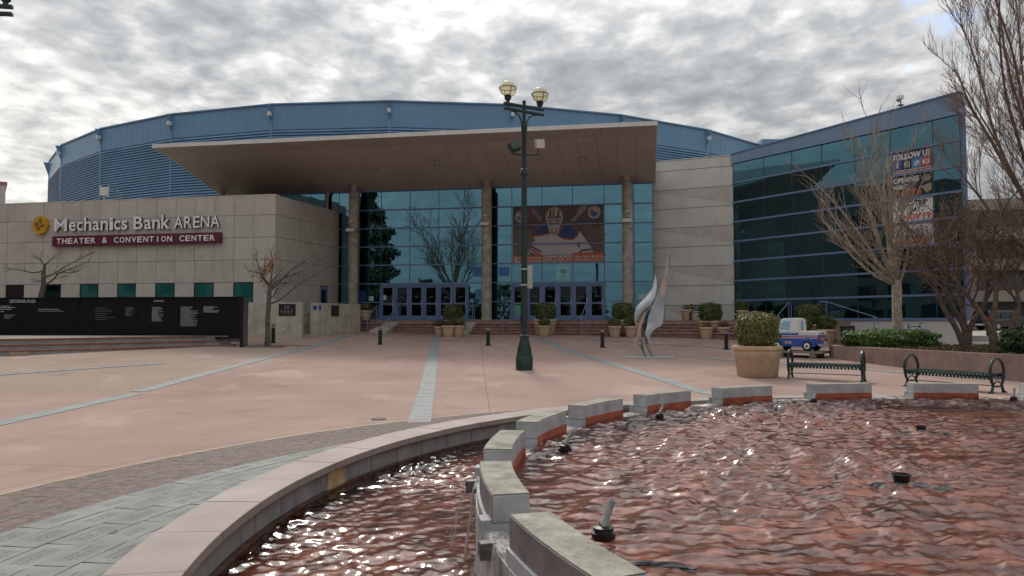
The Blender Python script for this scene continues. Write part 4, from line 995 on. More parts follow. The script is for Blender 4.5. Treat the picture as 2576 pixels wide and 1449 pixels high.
    def line(t, x, y, w, h): text('banner_lettering', t, pw, root, U(x, 0)[0], L, U(0, y)[1], .3, w / 1505 * Wd, h / 925 * Hd, .001, bold=.006)
    line('/BAKERSFIELDCONDORS', 190, 978, 395, 34); line('@CONDORS', 250, 1036, 335, 50); line('324-7825 (PUCK)', 1140, 975, 462, 50); line('WWW.CONDORSTOWN.COM', 1140, 1022, 462, 30)
    for (a, b) in ((140, 945), (140, 998), (192, 998)):
        poly([(a, b), (a + 42, b), (a + 42, b + 42), (a, b + 42)], pw, 'icon_print'); poly([(a + 14, b + 10), (a + 28, b + 10), (a + 28, b + 34), (a + 14, b + 34)], org, 'icon_print')
    # plain team wordmark plate (no figure)
    poly([(615, 905), (1105, 905), (1105, 1046), (612, 1050)], wht, 'wordmark_plate'); poly([(630, 918), (1092, 918), (1092, 1046), (628, 1050)], navy, 'wordmark_plate'); poly([(642, 930), (1080, 930), (1080, 1046), (640, 1050)], wht, 'wordmark_plate')
    text('wordmark', 'CONDORS', org, root, U(655, 0)[0], ly[0] - .001, U(0, 1036)[1], .3, 415 / 1505 * Wd, 92 / 925 * Hd, .001, bold=.012)
    # round league emblems
    disc(250, 285, 108, 106, wht, name='round_emblem'); disc(250, 285, 102, 100, navy, name='round_emblem'); disc(250, 285, 92, 90, wht, name='round_emblem')
    disc(245, 225, 24, 28, org, name='round_emblem'); text('emblem_lettering', 'OILERS', navy, root, U(178, 0)[0], ly[0] - .001, U(0, 340)[1], .3, 150 / 1505 * Wd, 80 / 925 * Hd, .001, bold=.015)
    disc(1460, 240, 110, 108, navy, name='round_emblem'); disc(1460, 240, 105, 103, wht, name='round_emblem'); disc(1460, 240, 72, 70, P('emblem red print', (.42, .08, .05)), name='round_emblem')
    poly([(1392, 262), (1440, 225), (1468, 215), (1530, 262), (1500, 300), (1460, 311), (1420, 300)], P('emblem blue print', (.05, .11, .30)), 'round_emblem'); poly([(1440, 180), (1480, 175), (1530, 235), (1525, 250), (1470, 222), (1445, 215)], wht, 'round_emblem')
    L = ly[0] - .001
    ring = 'AMERICAN HOCKEY LEAGUE'
    for i, c in enumerate(ring):
        if c == ' ': continue
        a = R(215 - i * 250 / (len(ring) - 1)); u = U(1460 + 88 * math.cos(a), 240 - 86 * math.sin(a))
        me = text_mesh(c, .09, 0); me.materials.append(navy); co = np.array([v.co[:] for v in me.vertices]); mid = (co.min(0) + co.max(0)) / 2
        for v in me.vertices: v.co -= Vector(mid)
        link('emblem_lettering', me, root, (u[0], L, u[1]), (0, -(a - R(90)), 0))
    text('emblem_lettering', 'AHL', navy, root, U(1460, 0)[0], L, U(0, 338)[1], .1, 60 / 1505 * Wd, 20 / 925 * Hd, .001, center=True)
hockey_banner()

# ---------------------------------------------------------------- entrance steps and landing
def offset_line(pts, d):
    """shift a plan polyline towards its right-hand side (towards the camera when it runs left to right)"""
    pts = [Vector(p) for p in pts]; out = []
    for i, p in enumerate(pts):
        t = (pts[min(i + 1, len(pts) - 1)] - pts[max(i - 1, 0)]).normalized(); out.append((p.x + t.y * d, p.y - t.x * d))
    return out
def smooth_line(pts, n=6):
    P_ = [Vector(p) for p in pts]; P_ = [2 * P_[0] - P_[1]] + P_ + [2 * P_[-1] - P_[-2]]; out = []
    for i in range(1, len(P_) - 2):
        for k in range(n):
            t = k / n; a, b, c, d = P_[i - 1:i + 3]
            out.append(tuple(.5 * ((2 * b) + (c - a) * t + (2 * a - 5 * b + 4 * c - d) * t * t + (3 * b - a - 3 * c + d) * t ** 3)))
    out.append(tuple(P_[-2])); return out
EDGE = smooth_line([(-9.7, 46.0), (-4, 44.75), (2.56, 43.0), (9.4, 40.9), (13.4, 38.6), (15.9, 36.3)], 5)
def build_steps():
    root = struct(thing('entrance_steps', 'long flight of red stone steps up to the entrance landing', None))
    back = [(16.9, 37.0), (13.1, 42.9), (8.9, 44.7), (8.6, 44.1), (-11.4, 47.7), (-10.4, 46.4)]
    MB().prism(EDGE + back, .4, LZ).build('landing_slab', M['landing'], root)
    rng = random.Random(8); rise = .165
    for k in range(0, 5):
        fr = offset_line(EDGE, .02 + .32 * k); bk = offset_line(EDGE, .32 * (k - 1) - .05 if k else -.45); z = LZ - rise * k + (.006 if k == 0 else 0)
        for i in range(len(fr) - 1):
            a, b, c, d = fr[i], fr[i + 1], bk[i + 1], bk[i]; m = 2
            for q in range(m):
                f0, f1 = q / m, (q + 1) / m - .006
                lerp = lambda p, r, t: (p[0] + (r[0] - p[0]) * t, p[1] + (r[1] - p[1]) * t)
                dz = rng.uniform(-.006, .004)
                st = MB().prism([lerp(a, b, f0), lerp(a, b, f1), lerp(d, c, f1), lerp(d, c, f0)], z - .055, z + dz).build('step_stone', M['red_step'], root)
                sh = lambda p, r: lerp(p, r, .10)
                MB().prism([sh(lerp(a, b, f0), lerp(d, c, f0)), sh(lerp(a, b, f1), lerp(d, c, f1)), lerp(d, c, f1), lerp(d, c, f0)], z - rise - (.03 if k < 4 else .6), z - .056).build('riser', M['riser'], st)
build_steps()
def handrail(p, n, lab, drop=.75, run=1.55, up=.92, back=.35):
    """p on the landing edge, n the plan direction down the steps"""
    n = Vector(n).normalized(); p = Vector(p)
    t = thing('handrail', lab, 'handrail', (p.x, p.y, LZ), 0, 'blue handrails on the entrance steps')
    w = lambda d, z: (n.x * d, n.y * d, z); r = .024
    MB().tube([w(-back, .05), w(-back, up - .05), w(-back + .05, up), w(0, up), w(run - .1, up - drop + .04), w(run, up - drop), w(run + .06, up - drop - .06), w(run + .06, up - drop - .3)], r, 8).build('top_rail', M['rail_blue'], t, smooth=True)
    MB().tube([w(0, 0), w(0, up)], r, 8).build('post', M['rail_blue'], t, smooth=True)
    MB().tube([w(run - .12, -drop - .05), w(run - .12, up - drop + .05)], r, 8).build('post', M['rail_blue'], t, smooth=True)
def edge_at(px):
    best = None
    for a, b in zip(EDGE, EDGE[1:]):
        for k in range(11):
            x, y = a[0] + (b[0] - a[0]) * k / 10, a[1] + (b[1] - a[1]) * k / 10; e = abs(1288 + 1860 * x / y - px)
            if best is None or e < best[0]: best = (e, x, y, b[0] - a[0], b[1] - a[1])
    _, x, y, dx, dy = best; return (x, y), (dy, -dx)
for px, lab in ((950, 'blue handrail on the steps left of the left-hand doors, outermost'), (1000, 'blue handrail on the steps in front of the leftmost doors'), (1190, 'blue handrail on the steps beside the middle column'),
                (1285, 'blue handrail on the steps just left of the lamp post'), (1475, 'blue handrail on the steps in front of the right-hand doors'), (1668, 'blue handrail on the steps just right of the steel sculpture'),
                (1985, 'blue handrail on the landing behind the miniature truck cab')):
    p, n = edge_at(px); handrail(p, n, lab)
p, n = edge_at(2080); handrail(p, (.75, -.66), 'long blue handrail sloping down along the wing base wall', .8, 2.3)
# concrete cheek kerbs on the steps
for px, lab in ((985, 'low tapered concrete kerb on the steps before the left-hand doors'), (1178, 'low tapered concrete kerb on the steps behind the left pot cluster')):
    p, n = edge_at(px); n = Vector(n).normalized(); s = Vector((-n.y, n.x)) * .55
    A = Vector(p) + n * .1; B = A + n * 1.9; h = []
    z = lambda v, d: G(v.x, v.y) + d
    q = [A - s * .3, A + s, B + s, B - s]
    mb = MB(); mb.prism([(v.x, v.y) for v in q], .5, [LZ - .1, LZ - .1, z(B, .14), z(B, .14)])
    tag(mb.build('cheek_kerb', M['low_conc']), lab, 'kerb', 'kerbs on the steps')

# low weathered walls left of the steps
def low_wall(A, B, th, ztop, lab):
    A, B = Vector(A), Vector(B); d = B - A; t = thing('low_wall', lab, 'wall', (A.x, A.y, 0), math.atan2(d.y, d.x)); L = d.length
    MB().box(0, L, 0, th, .3, ztop).build('wall_body', M['low_conc'], t, bevel=.02)
    return t, L
p1, p2 = at(609, 800, 39.4), at(760, 800, 39.2)
lw, L = low_wall((p1.x, p1.y), (p2.x, p2.y), .28, 2.76, 'weathered low concrete wall with a black plaque behind the small tree')
bx('plaque', P('bronze black plaque', (.018, .015, .013), .4), lw, 2.0, 2.9, -.03, -.004, 2.06, 2.68)
text('plaque_lettering', 'Kern', P('plaque pale', (.45, .42, .38)), lw, 2.45, -.034, 2.48, .16, .27, .12, .003, center=True)
for i in range(4): bx('plaque_mark', P('plaque pale', (.45, .42, .38)), lw, 2.13 + i * .18, 2.19 + i * .18, -.034, -.031, 2.22, 2.32)
for i, (a, b) in enumerate(((.06, .84), (.2, .7), (.08, .82), (.25, .65))): bx('plaque_line', P('plaque grey', (.2, .19, .17)), lw, 2 + a, 2 + b, -.034, -.031, (2.41, 2.37, 2.16, 2.11)[i], (2.425, 2.385, 2.172, 2.122)[i])
bx('outlet_box', M['white_metal'], lw, 2.24, 2.32, -.05, -.004, 1.25, 1.4)
q1, q2 = at(800, 800, 41.0), at(907, 800, 44.4)
lw2, L2 = low_wall((q1.x, q1.y), (q2.x, q2.y), .55, 2.78, 'weathered low concrete wall with brown plaque beside the steps')
bx('plaque', P('brown plaque', (.04, .03, .025), .5), lw2, 1.1, 1.75, -.03, -.004, 2.05, 2.68)
bx('access_sign', P('blue access sign', (.02, .09, .45)), lw2, .08, .22, -.03, -.004, 2.42, 2.64); bx('access_sign', P('blue access sign', (.02, .09, .45)), lw2, -.03, -.004, .1, .34, 2.42, 2.64)
# sloping ramp rail between the walls
r1, r2 = at(762, 800, 42.5), at(800, 794, 43.5)
tag(MB().tube([(r1.x, r1.y, r1.z + .12), (r2.x, r2.y, r2.z + .3)], .025, 6).tube([(r1.x + .3, r1.y, r1.z - .7), (r1.x + .3, r1.y, r1.z + .2)], .025, 6).build('ramp_rail', M['spout']), 'dark rail along the ramp between the two low walls', 'handrail')

# ---------------------------------------------------------------- black donor wall and its stage
D0 = (-12.54, 34.5); DA = math.atan2(34.5 - 36.2, 12.53); ZP = 1.10
def dloc(px, py):
    x = s_on(D0, DA, px); return x, at(px, py, D0[1] + math.sin(DA) * x).z
def donor_wall():
    root = thing('donor_wall', 'long polished black granite wall reading CENTENNIAL PLAZA with donor names', 'memorial wall', (D0[0], D0[1], 0), DA)
    px = [610, 559, 450, 344, 240, 198.5, 55.6, -80, -200]; xs = [s_on(D0, DA, p) for p in px]; xs[0] = -.05
    for a, b in zip(xs, xs[1:]):
        bx('granite_panel', M['black_granite'], root, b + .008, a - .008, 0, .12, ZP - .1, 2.87)
    bx('core_wall', M['black_seam'], root, xs[-1], -.06, .07, .3, ZP - .3, 2.86)
    bx('wall_cap', M['black_granite'], root, xs[-1], .06, -.05, .36, 2.872, 2.92)
    MB().prism([(-.045, .34), (.08, .34), (.66, -1.23), (.53, -1.26)], .3, 2.871).build('end_fin', M['black_granite'], root)
    W = P('engraved pale lettering', (.42, .42, .41)); dim = P('engraved faint lettering', (.17, .165, .16)); y = -.004
    def put(t, pa, pb, py, h, mt=W, bold=.008):
        xa, z = dloc(pa, py); xb, _ = dloc(pb, py); text('wall_lettering', t, mt, root, xa, y, z, .2, xb - xa, h, .004, bold=bold)
    put('CENTENNIAL PLAZA', 23.5, 90, 761.5, .165)
    put('DONOR WALL', 387, 412, 759, .085); put('Donor Wall Sponsored by', 96.5, 150, 779.5, .075);
    put('to the people', -2, 26, 771, .065); put('Centennial Celebration', -3, 38, 774.7, .065); put('donors & volunteers.', -4, 30, 779, .065); put('1998', 2, 11, 785, .06)
    rng = random.Random(4)
    def block(pa, pb, ya, yb, n, mt, name='name_list'):
        mb = MB()
        for i in range(n):
            yy = ya + (yb - ya) * i / max(1, n - 1); xa, z = dloc(pa, yy); xb, _ = dloc(pa + (pb - pa) * rng.uniform(.45, 1), yy); x = xa
            while x < xb:
                w = rng.uniform(.03, .09); mb.box(x, min(x + w, xb), -.004, -.0005, z, z + .022); x += w + .015
        o = mb.build(name, mt, root); o['kind'] = 'stuff'
    block(240, 290, 775, 804, 7, dim); block(316, 338, 774, 795, 11, dim); block(383, 414, 773.5, 808, 17, W); block(455, 500, 773, 820, 20, W); block(512.5, 553, 772, 786, 8, W); block(12, 40, 793, 801, 4, W); block(96.5, 161, 783.5, 783.5, 1, W)
donor_wall()
def stage():
    root = struct(thing('stage_steps', 'curved grey stage steps with red brick nosings below the black wall', None))
    top = smooth_line([(-26.5, 25.8), (-23.0, 26.6), (-19.4, 28.0), (-16.6, 30.9), (-14.2, 33.9)], 6)
    dv = (math.cos(DA), math.sin(DA))
    for k in range(3):
        fr = offset_line(top, .38 * k)
        fr.append((fr[-1][0] + .15 + .42 * k, fr[-1][1] + .12)); z = ZP - .207 * k
        # side of the step runs straight back to the wall
        e = fr[-1]; bk = [(e[0] + .25, 34.45), (-27, 36.3)]
        MB().prism(fr + bk, z - .9 if k == 2 else z - .35, z - .066).build('step', M['step_grey'], root)
        inn = offset_line(fr, -.42)
        mb = MB()
        n = len(fr); q0 = [(p[0], p[1]) for p in offset_line(fr, .025)]
        for i in range(n - 1):
            a, b, c, d = q0[i], q0[i + 1], inn[i + 1], inn[i]; mb.prism([a, b, c, d], z - .064, z)
        mb.build('brick_nosing', M['brick_nose'], root)
        if k == 0:
            MB().prism(inn + [(-13.2, 34.45), (-27, 36.3)], z - .06, z - .004).build('stage_floor', M['stage_floor'], root)
    bx('drain_patch', P('tan patch', (.36, .27, .2)), root, -18.6, -18.0, 27.4, 27.45, .5, .62, R(38)).location = (-18.35, 27.62, .56)
stage()
# ---------------------------------------------------------------- fountain
ZC, ZB, ZW, ZM = .12, .61, .355, -.20      # coping top, block top, inner water, moat water
LOWS = [50.5, 65.3, 80.2, 95.3, 111.3, 126.4, 140.8, 154.7, 168.6, 182.0, 194.9, 208.2]
LOWS += [LOWS[-1] + 14.4 * k for k in range(1, 14)]
RC = (7.39, 6.47)                         # centre of the inner ring of blocks
RO = Vector((RC[0] - FC[0], RC[1] - FC[1], 0))
def polr(a, r, z=0): return Vector((RC[0] + r * math.cos(R(a)), RC[1] + r * math.sin(R(a)), z))
def pol(a, r, z=0): return Vector((FC[0] + r * math.cos(R(a)), FC[1] + r * math.sin(R(a)), z))
def build_fountain():
    root = thing('fountain', 'round two-level fountain pool with pink coping and a ring of grey blocks', 'fountain', (FC[0], FC[1], 0))
    rng = random.Random(2)
    # pink coping slabs
    n = 63; st = 360 / n
    me = MB().arc(9.50, 10.02, -st / 2 + .035, st / 2 - .035, ZC - .082, ZC, 5).mesh('coping_slab'); me.materials.append(M['pink_coping'])
    for i in range(n):
        o = link('coping_slab', me, root, (0, 0, rng.uniform(-.003, .003)), R(4.2 + i * st), .006)
    MB().arc(9.60, 9.96, 0, 360, -.75, ZC - .083, 120).build('pool_wall', M['pool_block'], root)
    # facing blocks under the coping where they can be seen
    me = MB().arc(9.565, 9.60, -.95, .95, -.62, ZC - .085, 2).mesh('wall_block'); me.materials.append(M['pool_block'])
    for i in range(72): link('wall_block', me, root, (rng.uniform(-.003, .003), 0, 0), R(74 + i * 1.95))
    mb = MB(); mb.add([pol(a, 9.62) - Vector((FC[0], FC[1], .38)) for a in range(0, 360, 4)], [tuple(range(90))]); mb.build('moat_floor', M['pool_floor'], root)
    # dark brown strip where wall meets water
    MB().arc(9.50, 9.566, 70, 220, ZM - .05, ZM + .02, 60).build('waterline_strip', mat('brown waterline', (.09, .04, .02), .8, var=.4, scale=9), root)  # dark brown band just above and below the water level
    # ring wall with weir sills
    MB().arc(7.42, 7.68, 0, 360, -.7, ZW - .03, 150).build('ring_wall', M['pool_block'], root, RO)
    me = MB().arc(7.680, 7.695, -1.45, 1.45, -.7, ZW - .032, 2).mesh('ring_facing'); me.materials.append(M['ring_block'])
    for i in range(60): link('ring_facing', me, root, RO, R(86 + i * 3))
    mb = MB(); mb.add([pol(a, 7.44) - Vector((FC[0], FC[1], -.14)) for a in range(0, 360, 4)], [tuple(range(90))]); mb.build('basin_floor', M['pool_floor'], root, RO)
    MB().arc(7.395, 7.42, 0, 360, -.25, ZW - .035, 150).build('basin_wall', M['pool_floor'], root, RO)
    # blocks: wide foot, narrower top set to the inside, red paint at the inner waterline, stained top
    T = 9.0
    foot = MB().arc(7.40, 7.685, 0, T, ZW - .028, ZW + .06, 8).mesh('block_foot'); foot.materials.append(M['ring_block'])
    body = MB().arc(7.40, 7.66, 0, T, ZW + .06, ZB - .006, 8).mesh('ring_block')
    body.materials.append(M['ring_block'])
    top = MB().arc(7.402, 7.658, .02, T - .02, ZB - .006, ZB, 8).mesh('block_top'); top.materials.append(M['ring_top'])
    outer = MB().arc(7.66, 7.664, .05, T - .05, ZW + .061, ZB - .01, 8).mesh('stained_side'); outer.materials.append(M['ring_purple'])
    notch = MB().arc(7.664, 7.735, T - 1.1, T, ZW - .1, ZW + .085, 3).mesh('end_notch'); notch.materials.append(M['ring_block'])
    red = MB().arc(7.392, 7.40, .1, T - .1, -.1, ZW + .09, 8).mesh('waterline_paint'); red.materials.append(M['ring_red'])
    for a in LOWS:
        b = link('ring_block', body, root, RO + Vector((0, 0, rng.uniform(-.006, .006))), R(a) + rng.uniform(-.003, .003), .012)
        for m in (foot, top, outer, red, notch): link(m.name, m, b)
    # spouts and rust stained skimmer
    for a, z in ((192.9, ZW - .03), (179.4, ZW - .03), (165.6, ZW - .03), (206.2, ZW - .03)):
        p = polr(a, 7.745) - Vector((FC[0], FC[1], 0)); s = MB().box(-.055, .05, -.04, .04, -.055, .055).build('spout', M['spout'], root, (p.x, p.y, z), R(a), bevel=.008)
    a = 166.3; p = pol(a, 9.545) - Vector((FC[0], FC[1], 0))
    MB().hexa([(-.03, -.24, -.15), (.02, -.24, -.15), (.02, .24, -.15), (-.03, .24, -.15), (-.02, -.22, .11), (.015, -.22, .11), (.015, .22, .11), (-.02, .22, .11)]).build('skimmer_plate', M['skimmer'], root, (p.x - .02, p.y, ZM + .12), R(a), bevel=.02)
    return root
build_fountain()

def water_mat(name, tint, ior=1.47):
    m = bpy.data.materials.new(name); m.use_nodes = True; nt = m.node_tree; L = nt.links.new
    nt.nodes.remove(nt.nodes['Principled BSDF']); out = nt.nodes['Material Output']
    tr = _node(nt, 'ShaderNodeBsdfTransparent'); tr.inputs[0].default_value = tint + (1,)
    gl = _node(nt, 'ShaderNodeBsdfGlossy'); gl.inputs['Roughness'].default_value = .03; gl.inputs['Color'].default_value = (1, 1, 1, 1)
    geo = _node(nt, 'ShaderNodeNewGeometry'); mp = _node(nt, 'ShaderNodeMapping'); mp.inputs['Scale'].default_value = (1, 1.6, 1); mp.inputs['Rotation'].default_value = (0, 0, .35); L(geo.outputs['Position'], mp.inputs[0])
    n = _node(nt, 'ShaderNodeTexNoise'); n.inputs['Scale'].default_value = 10; n.inputs['Detail'].default_value = 2; n.inputs['Distortion'].default_value = .7; L(mp.outputs[0], n.inputs['Vector'])
    b = _node(nt, 'ShaderNodeBump'); b.inputs['Strength'].default_value = .14; b.inputs['Distance'].default_value = .03; L(n.outputs[0], b.inputs['Height'])
    fr = _node(nt, 'ShaderNodeFresnel'); fr.inputs[0].default_value = ior; L(b.outputs[0], fr.inputs['Normal']); L(b.outputs[0], gl.inputs['Normal'])
    mx = _node(nt, 'ShaderNodeMixShader'); L(fr.outputs[0], mx.inputs[0]); L(tr.outputs[0], mx.inputs[1]); L(gl.outputs[0], mx.inputs[2]); L(mx.outputs[0], out.inputs[0])
    return m
def waves(X, Y, seed, amp, wind):
    rng = np.random.default_rng(seed); Z = np.zeros_like(X)
    for i in range(44):
        lam = .09 * (6.0 ** (rng.random() ** 1.25)); a = wind + (.9 if i % 3 == 0 else 0) + rng.normal(0, .55); k = 2 * math.pi / lam
        ph = (X * math.cos(a) + Y * math.sin(a)) * k + rng.random() * 6.28
        s = np.sin(ph + .9 * np.sin(X * 1.7 * math.sin(i) + Y * 1.9 * math.cos(i * 1.7) + i)); s = s - .22 * np.cos(2 * ph); Z += s * lam * .0105
    # gusts: calmer and rougher patches
    g = .85 + .5 * np.sin(X * .9 + 1.3 * np.sin(Y * .7)) * np.sin(Y * .8 + 2) + .15 * np.sin(X * 2.3 + Y * 1.7)
    return Z * amp * g
def water(name, r0, r1, z, seed, amp, wind, lab, step=.025, FC=FC):
    xs = np.arange(FC[0] - r1, FC[0] + r1 + step, step); ys = np.arange(FC[1] - r1, FC[1] + r1 + step, step)
    X, Y = np.meshgrid(xs, ys); rr = np.hypot(X - FC[0], Y - FC[1])
    ok = (rr < r1 + step) & (rr > r0 - step)
    Z = waves(X, Y, seed, amp, wind) + z
    f = rr > r1; X = np.where(f, FC[0] + (X - FC[0]) * r1 / np.maximum(rr, .01), X); Y = np.where(f, FC[1] + (Y - FC[1]) * r1 / np.maximum(rr, .01), Y)
    if r0 > 0:
        f = rr < r0; X = np.where(f, FC[0] + (X - FC[0]) * r0 / np.maximum(rr, .01), X); Y = np.where(f, FC[1] + (Y - FC[1]) * r0 / np.maximum(rr, .01), Y)
    idx = -np.ones(X.shape, int); idx[ok] = np.arange(ok.sum())
    co = np.c_[X[ok], Y[ok], Z[ok]]
    q = np.stack([idx[:-1, :-1], idx[:-1, 1:], idx[1:, 1:], idx[1:, :-1]], -1).reshape(-1, 4); q = q[(q >= 0).all(1)]
    me = bpy.data.meshes.new(name); me.vertices.add(len(co)); me.vertices.foreach_set('co', co.ravel())
    me.loops.add(q.size); me.loops.foreach_set('vertex_index', q.ravel().astype(np.int32)); me.polygons.add(len(q))
    me.polygons.foreach_set('loop_start', np.arange(0, q.size, 4, dtype=np.int32)); me.update(calc_edges=True); me.validate()
    me.shade_smooth(); me.materials.append(M[name]); return struct(link(name, me), lab)
M['pool_water'] = water_mat('rippled pool water', (.93, .88, .86)); M['moat_water'] = water_mat('rippled moat water', (.90, .84, .82))
water('pool_water', 0, 7.41, ZW, 7, 1.0, R(-75), 'rippling red-brown water of the inner pool', .025, RC)
water('moat_water', 7.45, 9.57, ZM, 17, 1.0, R(-60), 'rippling red-brown water of the outer moat')
# water sliding over the sill between the two nearest blocks, and the spout streams
def falling():
    m = bpy.data.materials.new('falling water'); m.use_nodes = True; nt = m.node_tree; p = nt.nodes['Principled BSDF']; p.inputs['Base Color'].default_value = (.75, .72, .70, 1); p.inputs['Roughness'].default_value = .08  # whitish base colour stands in for sky light refracted by the water
    tr = _node(nt, 'ShaderNodeBsdfTransparent'); tr.inputs[0].default_value = (.96, .93, .91, 1); mx = _node(nt, 'ShaderNodeMixShader')
    geo = _node(nt, 'ShaderNodeNewGeometry'); mp = _node(nt, 'ShaderNodeMapping'); mp.inputs['Scale'].default_value = (14, 14, 2.5); nt.links.new(geo.outputs['Position'], mp.inputs[0])
    nz = _node(nt, 'ShaderNodeTexNoise'); nz.inputs['Scale'].default_value = 3; nt.links.new(mp.outputs[0], nz.inputs['Vector']); mr = _node(nt, 'ShaderNodeMapRange'); mr.inputs[1].default_value = .4; mr.inputs[2].default_value = .62; mr.inputs[3].default_value = .93; mr.inputs[4].default_value = .5
    nt.links.new(nz.outputs[0], mr.inputs[0]); nt.links.new(mr.outputs[0], mx.inputs[0]); nt.links.new(p.outputs[0], mx.inputs[1]); nt.links.new(tr.outputs[0], mx.inputs[2]); nt.links.new(mx.outputs[0], nt.nodes['Material Output'].inputs[0])
    root = struct(thing('falling_water', 'sheet of water sliding over the near sill and thin streams from spouts', None))
    for a0, a1 in ((191.2, 194.6), (177.8, 181.7)):
        mb = MB(); na, nz = 40, 14; vs = []; rng = random.Random(int(a0))
        off = [.004 * math.sin(i * .9) + .003 * math.sin(i * 2.3 + 1) for i in range(na + 1)]
        for j in range(nz + 1):
            t = j / nz
            for i in range(na + 1):
                a = a0 + (a1 - a0) * i / na; r = 7.58 + min(t * .9, .13) + .08 * t * t + off[i]; z = ZW + .014 - (0 if t < .12 else ((t - .12) / .88) ** 1.7 * (ZW - ZM + .03))
                p = polr(a, r, z); vs.append(p)
        fs_ = [(j * (na + 1) + i, j * (na + 1) + i + 1, (j + 1) * (na + 1) + i + 1, (j + 1) * (na + 1) + i) for j in range(nz) for i in range(na)]
        mb.add(vs, fs_); o = mb.build('water_sheet', m, root, smooth=True); o.modifiers.new('t', 'SOLIDIFY').thickness = .006
    for a, z in ((192.9, ZW - .08), (179.4, ZW - .08)):
        path = []; rad = []
        for j in range(12):
            t = j / 11; path.append(polr(a, 7.78 + .14 * t, z - (z - ZM) * t * t)); rad.append(.016 + .004 * math.sin(j * 2.1) + .008 * t)
        MB().tube(path, rad, 7).build('spout_stream', m, root, smooth=True)
    # thin film of water on each sill
falling()

# fountain nozzles standing in the pool
def nozzle(px, py, tilt, s, lab, kind='tube'):
    zc = ZW + .01
    Y = (EYE - zc) / ((py - 808) / 1860); x = (px - 1288) / 1860 * Y
    t = thing('fountain_nozzle', lab, 'nozzle', (x, Y, zc), 0, 'nozzles in the fountain pool'); t.scale = (s * .52, s * .52, s * .52)
    if kind == 'tube':
        MB().lathe([(.10, -.05), (.115, -.03), (.125, -.02), (.13, .03), (.10, .035), (.095, .06), (.11, .065), (.11, .085), (.05, .10), (.04, .13)], 24).build('nozzle_base', M['nozzle_black'], t, smooth=True)
        d = Vector((math.sin(tilt), -.12, math.cos(tilt))).normalized(); mb = MB(); p0 = Vector((0, 0, .09))
        mb.tube([p0, p0 + d * .09, p0 + d * .10, p0 + d * .30], [.05, .045, .038, .038], 14); mb.build('nozzle_tube', M['nozzle_grey'], t, smooth=True)
        MB().tube([p0 + d * .3005, p0 + d * .301], [.03, .03], 12).build('nozzle_bore', M['nozzle_black'], t)
    else:
        MB().lathe([(.115, -.06), (.13, .02), (.15, .10), (.17, .105), (.17, .125), (.14, .125), (.12, .05), (.02, .04)], 26).build('nozzle_cup', M['nozzle_black'], t, smooth=True)
        for i, (dx, dy) in enumerate(((-.42, .05), (.35, .0), (.6, -.25))):
            MB().sphere((dx, dy, -.075), (.16, .10, .05), 12, 8).build('submerged_pipe', M['nozzle_black'], t, smooth=True)
nozzle(1515, 1338, .32, 1.2, 'large tilted fountain nozzle nearest the camera beside the ring blocks'); nozzle(1420, 1128, .5, 1.15, 'tilted fountain nozzle beside the left ring blocks')
nozzle(1657, 1046, .4, 1.0, 'tilted fountain nozzle near the fifth ring block behind the pool'); nozzle(2042, 1008, .4, .95, 'tilted fountain nozzle in front of the far middle ring block'); nozzle(2543, 1003, .05, 1.0, 'upright fountain nozzle at the far right pool edge')
nozzle(2257, 1205, 0, .95, 'black open fountain cup in the middle of the pool', 'cup'); nozzle(2309, 1079, 0, .8, 'smaller black fountain cup farther back in the pool', 'cup')
# submerged hose beside the near nozzle
tag(MB().tube([(.66, 4.72, ZW - .12), (.8, 4.68, ZW - .09), (1.0, 4.67, ZW - .10), (1.15, 4.7, ZW - .15)], .02, 8).build('submerged_hose', M['nozzle_black'], smooth=True), 'black hose lying just under the water by the near nozzle', 'hose')

# round drain lid and a fallen leaf
p = at(953, 1053, 13.43); tag(MB().lathe([(.135, -.03), (.135, .012), (.11, .012), (.105, .004), (.02, .004)], 28).build('drain_cover', P('rusty iron', (.07, .045, .03)), None, (p.x, p.y, .004), smooth=True), 'round rusty drain cover set in the pink paving', 'drain cover')
p = at(284, 1336, 6.23); tag(MB().add([(-.045, 0, 0), (-.01, -.015, .015), (.04, -.005, .005), (.05, .015, .018), (-.005, .02, .008)], [(0, 1, 4), (1, 2, 3, 4)]).build('fallen_leaf', M['leaf_orange'], None, (p.x, p.y, .016)), 'dry brown leaf lying on the granite pavers', 'leaf')

